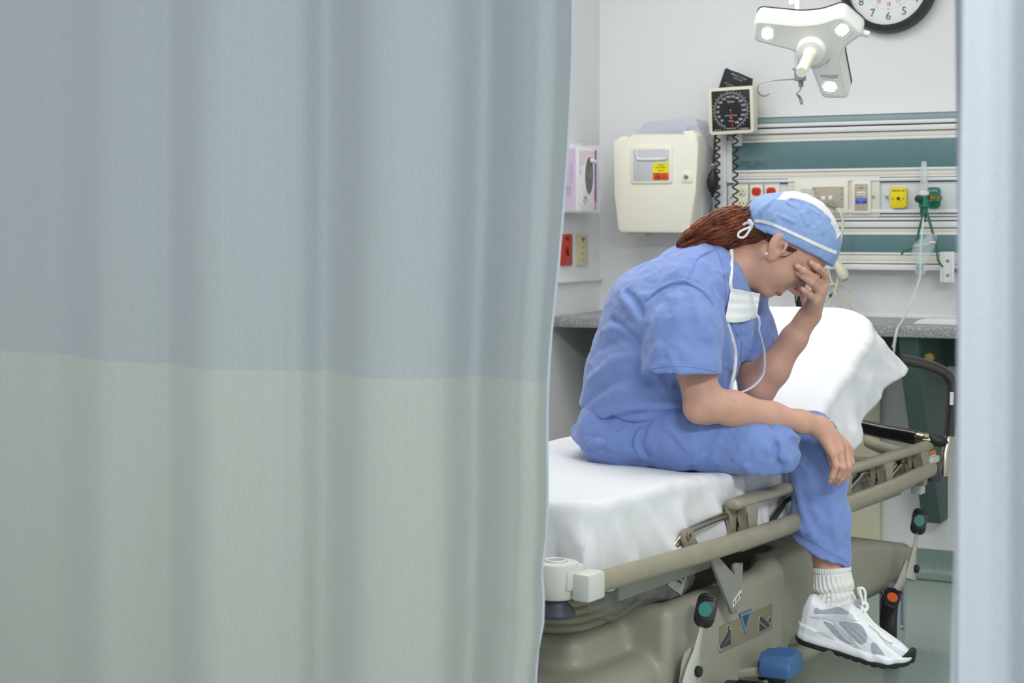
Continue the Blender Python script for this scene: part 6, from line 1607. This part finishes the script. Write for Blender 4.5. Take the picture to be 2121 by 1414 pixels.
md = mko.modifiers.new('thickness','SOLIDIFY'); md.thickness = 0.0012
part('mask_edge', MB().tube([mk(0.01,j/20)+Vector((0,-0.0015,0)) for j in range(21)], 0.0022, 6, squash=0.5), M_tie, mko, world=True)
part('mask_edge', MB().tube([mk(i/20,0.01)+Vector((0,-0.0015,0)) for i in range(21)], 0.0018, 6, squash=0.5), M_tie, mko, world=True)
def strap(pts, w_=0.0036):
    uv_ = [(q[0],q[1]) for q in pts]; hh = trace(chest, uv_, 3.3, 4.3)[:,1]; pts = [(q[0], q[1], min(q[2], (h_-0.004) if not np.isnan(h_) else 9)) for q, h_ in zip(pts, hh)]
    strap_(pts, w_)
def strap_(pts, w_): part('mask_strap', MB().tube(smooth_path([P(*q) for q in pts],7), w_, 6, squash=0.28), M_tie, mko, world=True)
strap([(1515,516,3.735),(1515.5,530,3.728),(1515,560,3.722),(1513,585,3.708),(1515,600,3.690)])
strap([(1567,653,3.735),(1571,657,3.73),(1573,668,3.73),(1572,684,3.735),(1578,705,3.74),(1583,730,3.745),(1583,762,3.745),(1578,780,3.745),(1562,798,3.74),(1545,808,3.73),(1532,812,3.72)])
strap([(1506,666,3.688),(1512,685,3.675),(1520,710,3.67),(1524,735,3.67),(1522,765,3.672),(1516,795,3.675),(1513,810,3.68)])
# ---------------------------------------------------------------- watch behind the hand
wt = MB(); wc_ = P(1722,889,3.668); wn_ = Vector((0.80,-0.42,0.42)).normalized(); wx_ = wn_.orthogonal().normalized(); wy_ = wn_.cross(wx_); WM = frame(wc_, wx_, wy_, wn_)
wo = part('wristwatch', wt.lathe([(0.012,-0.006),(0.0225,-0.005),(0.0235,0.0),(0.0225,0.004),(0.019,0.006),(0.001,0.0062)], 28, WM), mat('white_watch',(226,228,230),0.25,var=0.02,coat=0.4), nurse, world=True, label='white watch with dark rim')
part('watch_rim', MB().tube([WM @ Vector((0.0238*math.cos(t),0.0238*math.sin(t),0.0)) for t in np.linspace(0,2*math.pi,30,endpoint=False)], 0.0016, 6, closed=True), M_black, wo, world=True)
part('watch_bezel', MB().tube([WM @ Vector((0.0165*math.cos(t),0.0165*math.sin(t),0.0064)) for t in np.linspace(0,2*math.pi,30,endpoint=False)], 0.0007, 6, closed=True), M_greyink, wo, world=True)
# ---------------------------------------------------------------- sock
def sock_f(p):
    a = J(1722,1172,3.735); b = J(1730,1262,3.728); ba = b-a; l2 = float(ba @ ba); t = ((p-a) @ ba)/l2; tc = np.clip(t,0,1.0)
    v = p-a-tc[:,None]*ba; r = np.linalg.norm(v,axis=1); ang_ = np.arctan2(v[:,1], v[:,0])
    R_ = 0.0425+0.0035*np.exp(-((t-0.44)/0.10)**2)-0.0040*np.exp(-((t-0.58)/0.030)**2)+0.0035*np.exp(-((t-0.72)/0.10)**2)-0.002*np.exp(-((t-0.14)/0.02)**2)
    R_ = R_+0.0014*np.sin(ang_*26+3*np.sin(t*7)+2.5*t)*np.clip((t-0.13)*12,0,1)+0.0008*np.sin(ang_*44)*(t < 0.12)+0.0018*np.sin(t*26+ang_*1.7)*np.clip((t-0.3)*3,0,1)
    d = r-R_
    L_ = math.sqrt(l2)
    d = smax(d, (-t)*L_, 0.003); d = smax(d, -(smax(r-R_+0.004, -(t+0.2)*L_+0.0, 0.002)) if False else d, 0.001)
    return smin(d, ell(p, J(1730,1268,3.725), (0.05,0.04,0.035)), 0.012)
sdf_part('sock', sock_f, (0.58,3.66,0.26), (0.80,3.80,0.42), 0.0018, M_sock, nurse)
# ---------------------------------------------------------------- running shoe
S0 = P(1656,1317,3.715); S1 = P(1887,1382,3.600); sx = (S1-S0); SL = sx.length; sx = sx.normalized()
sy = Vector((0,0,1)).cross(sx).normalized(); sz = sx.cross(sy).normalized()
roll = Matrix.Rotation(math.radians(4), 3, sx); sy = roll @ sy; sz = roll @ sz
SHM = np.stack([A3(sx), A3(sy), A3(sz)], -1); SHO = A3(S0); K = SL/0.262
def tos(p): return (((p-SHO) @ SHM)/K).astype(F32)
def prof_(x, pts): return np.interp(x, [a for a,_ in pts], [b for _,b in pts]).astype(F32)
HWp = [(-0.004,0.010),(0.005,0.024),(0.02,0.031),(0.05,0.034),(0.10,0.0335),(0.15,0.0395),(0.19,0.043),(0.22,0.040),(0.245,0.029),(0.258,0.016),(0.264,0.004)]
ZTp = [(-0.002,0.055),(0.004,0.088),(0.012,0.104),(0.022,0.107),(0.035,0.098),(0.055,0.088),(0.08,0.092),(0.10,0.104),(0.112,0.108),(0.125,0.100),(0.15,0.082),(0.18,0.067),(0.21,0.055),(0.235,0.046),(0.25,0.038),(0.258,0.028),(0.264,0.016)]
ZBp = [(0,0.002),(0.02,0.0),(0.15,0.0),(0.20,0.001),(0.24,0.008),(0.264,0.018)]
def upper_l(q):
    x = q[:,0]; hw = prof_(x,HWp); zt = prof_(x,ZTp); zb_ = prof_(x,ZBp); z = q[:,2]
    f = np.clip((z-zb_)/(zt-zb_+1e-6),0,1.2)
    w_ = hw*(1-0.42*f**2.2)*(1-0.06*np.exp(-((f-0.25)/0.12)**2))
    d = smax((z-zt)*0.75, (np.abs(q[:,1])-w_)*0.9, 0.016)
    d = smax(d, zb_-z, 0.004); d = smax(d, -0.003-x, 0.006); d = smax(d, x-0.262, 0.006)
    return d
ZM = [(0,0.040),(0.03,0.040),(0.07,0.030),(0.12,0.024),(0.17,0.022),(0.22,0.024),(0.262,0.030)]
def upper_f(p):
    q = tos(p); d = upper_l(q)
    # quilting on the side panels
    d = d-0.0009*np.sin((q[:,0]*0.55+q[:,2])*520)*np.exp(-(((q[:,0]-0.135)/0.035)**2+((q[:,2]-0.05)/0.018)**2))
    return d*K
def mid_f(p):
    q = tos(p); x = q[:,0]; hw = prof_(x,HWp)+0.0045; zb_ = prof_(x,ZBp); zt = prof_(x,ZM); z = q[:,2]
    d = smax((np.abs(q[:,1])-hw-0.003*np.exp(-((z-zb_-0.012)/0.008)**2))*0.9, smax(z-zt, zb_+0.004-z, 0.003), 0.004)
    d = smax(d, -0.006-x, 0.006); d = smax(d, x-0.266, 0.006)
    d = d+0.0012*np.sin(x*130+z*160)*np.clip((x-0.13)*20,0,1)
    return d*K
def out_f(p):
    q = tos(p); x = q[:,0]; hw = prof_(x,HWp)+0.0045; zb_ = prof_(x,ZBp); z = q[:,2]
    zt = zb_+0.0055+np.clip((x-0.232)/0.02,0,1)*0.020
    tread = 0.0022*(np.sin(x*290) > 0.2)*(x > 0.11)
    d = smax((np.abs(q[:,1])-hw)*0.9, smax(z-zt, zb_-0.0075+tread-z, 0.002), 0.003)
    d = smax(d, -0.006-x, 0.004); d = smax(d, x-0.268, 0.004)
    d = smax(d, -(np.sqrt((x-0.085)**2+(z+0.012)**2)-0.0125), 0.002)
    return d*K
M_shoe = mat('white_shoe_leather', (228,230,234), 0.42, var=0.02); M_shg = mat('grey_shoe_mesh', (164,168,180), 0.6, var=0.06, vscale=90, bump=(500,0.4,0.002)); M_shp = mat('pale_grey_overlay', (206,210,214), 0.35, var=0.02, coat=0.3)
lo_s = tuple(np.minimum(SHO, A3(S1))-0.07); hi_s = tuple(np.maximum(SHO, A3(S1))+0.12)
shoe = sdf_part('running_shoe', upper_f, lo_s, hi_s, 0.0022, M_shoe, nurse, label='white and grey running shoe')[0]
sdf_part('midsole', mid_f, lo_s, hi_s, 0.0022, M_shoe, shoe); sdf_part('outsole', out_f, lo_s, hi_s, 0.0022, mat('black_outsole',(34,34,36),0.6,var=0.1), shoe, label='black rubber tread')
def s3(l): return [(1620+x/5.44, 1140+y/5.44) for x, y in l]
def spatch(nm, poly, m, off=0.0010, lab=None):
    mb_ = patch(upper_f, spl(poly,5,True), 2.2, off, 0.003)
    if mb_.v: part(nm, mb_, m, shoe, world=True, label=lab)
spatch('mesh_panel', s3([(640,810),(700,795),(800,810),(890,840),(945,920),(960,1000),(930,1040),(880,1050),(800,1000),(720,920)]), M_shg)
spatch('mesh_panel', s3([(1010,1040),(1050,1045),(1110,1110),(1160,1200),(1100,1190),(1030,1160),(1005,1100)]), M_shg)
spatch('mesh_panel', s3([(470,800),(560,830),(620,900),(700,1000),(780,1055),(700,1025),(620,970),(540,890)]), M_shg)
spatch('collar_panel', s3([(365,700),(380,640),(430,665),(520,660),(640,640),(760,705),(600,710),(450,712)]), M_shg)
spatch('heel_panel', s3([(330,930),(380,905),(470,925),(580,985),(615,1030),(520,1010),(440,1050),(400,1045),(370,990)]), M_shp, 0.0060)
spatch('side_stripe', s3([(590,815),(630,815),(720,920),(800,1010),(870,1075),(960,1140),(900,1120),(800,1060),(700,970),(630,890)]), M_shp, 0.0024)
spatch('eyelet_stay', s3([(310,740),(420,735),(560,725),(700,715),(810,715),(860,770),(830,790),(700,770),(600,800),(500,765),(400,765)]), M_shp, 0.0018)
spatch('toe_stitch', s3([(1150,1010),(1260,1080),(1360,1130),(1385,1170),(1340,1180),(1260,1120),(1180,1060)]), M_shp, 0.0012)
M_lace = mat('white_lace', (236,236,232), 0.8, var=0.02)
def on_shoe(u, v, o=0.004):
    h_ = trace(upper_f, [(u, v)], 3.3, 4.0)[0]
    return Vector(h_)+Vector((0,-o,0)) if not np.isnan(h_).any() else P(u, v, 3.66)
def lace(l, r=0.0030, d=None):
    pts = [on_shoe(*q) if d is None else P(q[0], q[1], d) for q in s3(l)]
    part('lace', MB().tube(smooth_path(pts,6), r, 8), M_lace, shoe, world=True)
lace([(920,600),(890,540),(865,480),(855,430),(872,425),(885,480),(905,560),(920,600)], d=3.668)
lace([(915,600),(885,500),(870,440),(890,420),(915,430),(935,470),(938,540),(935,600)], d=3.664)
lace([(920,640),(885,690),(860,740),(880,790),(920,800),(948,770),(935,700),(915,650)], d=3.652)
lace([(895,600),(935,590),(960,625),(945,665),(905,655),(895,615)], 0.0042, d=3.655)
lace([(900,650),(850,665),(800,668)], d=3.66)
lace([(930,690),(960,740),(1010,800),(1050,850),(1080,900),(1110,950),(1170,1000),(1235,1030)])
for k in range(5):
    t = k/4; lace([(985+t*200,830+t*165),(1030+t*190,870+t*145),(1060+t*185,885+t*130)], 0.0026)
part('tongue', patch(upper_f, s3([(805,600),(830,555),(870,565),(890,610),(880,650),(840,640)]), 2.5, 0.004, 0.006), M_shg, shoe, world=True)
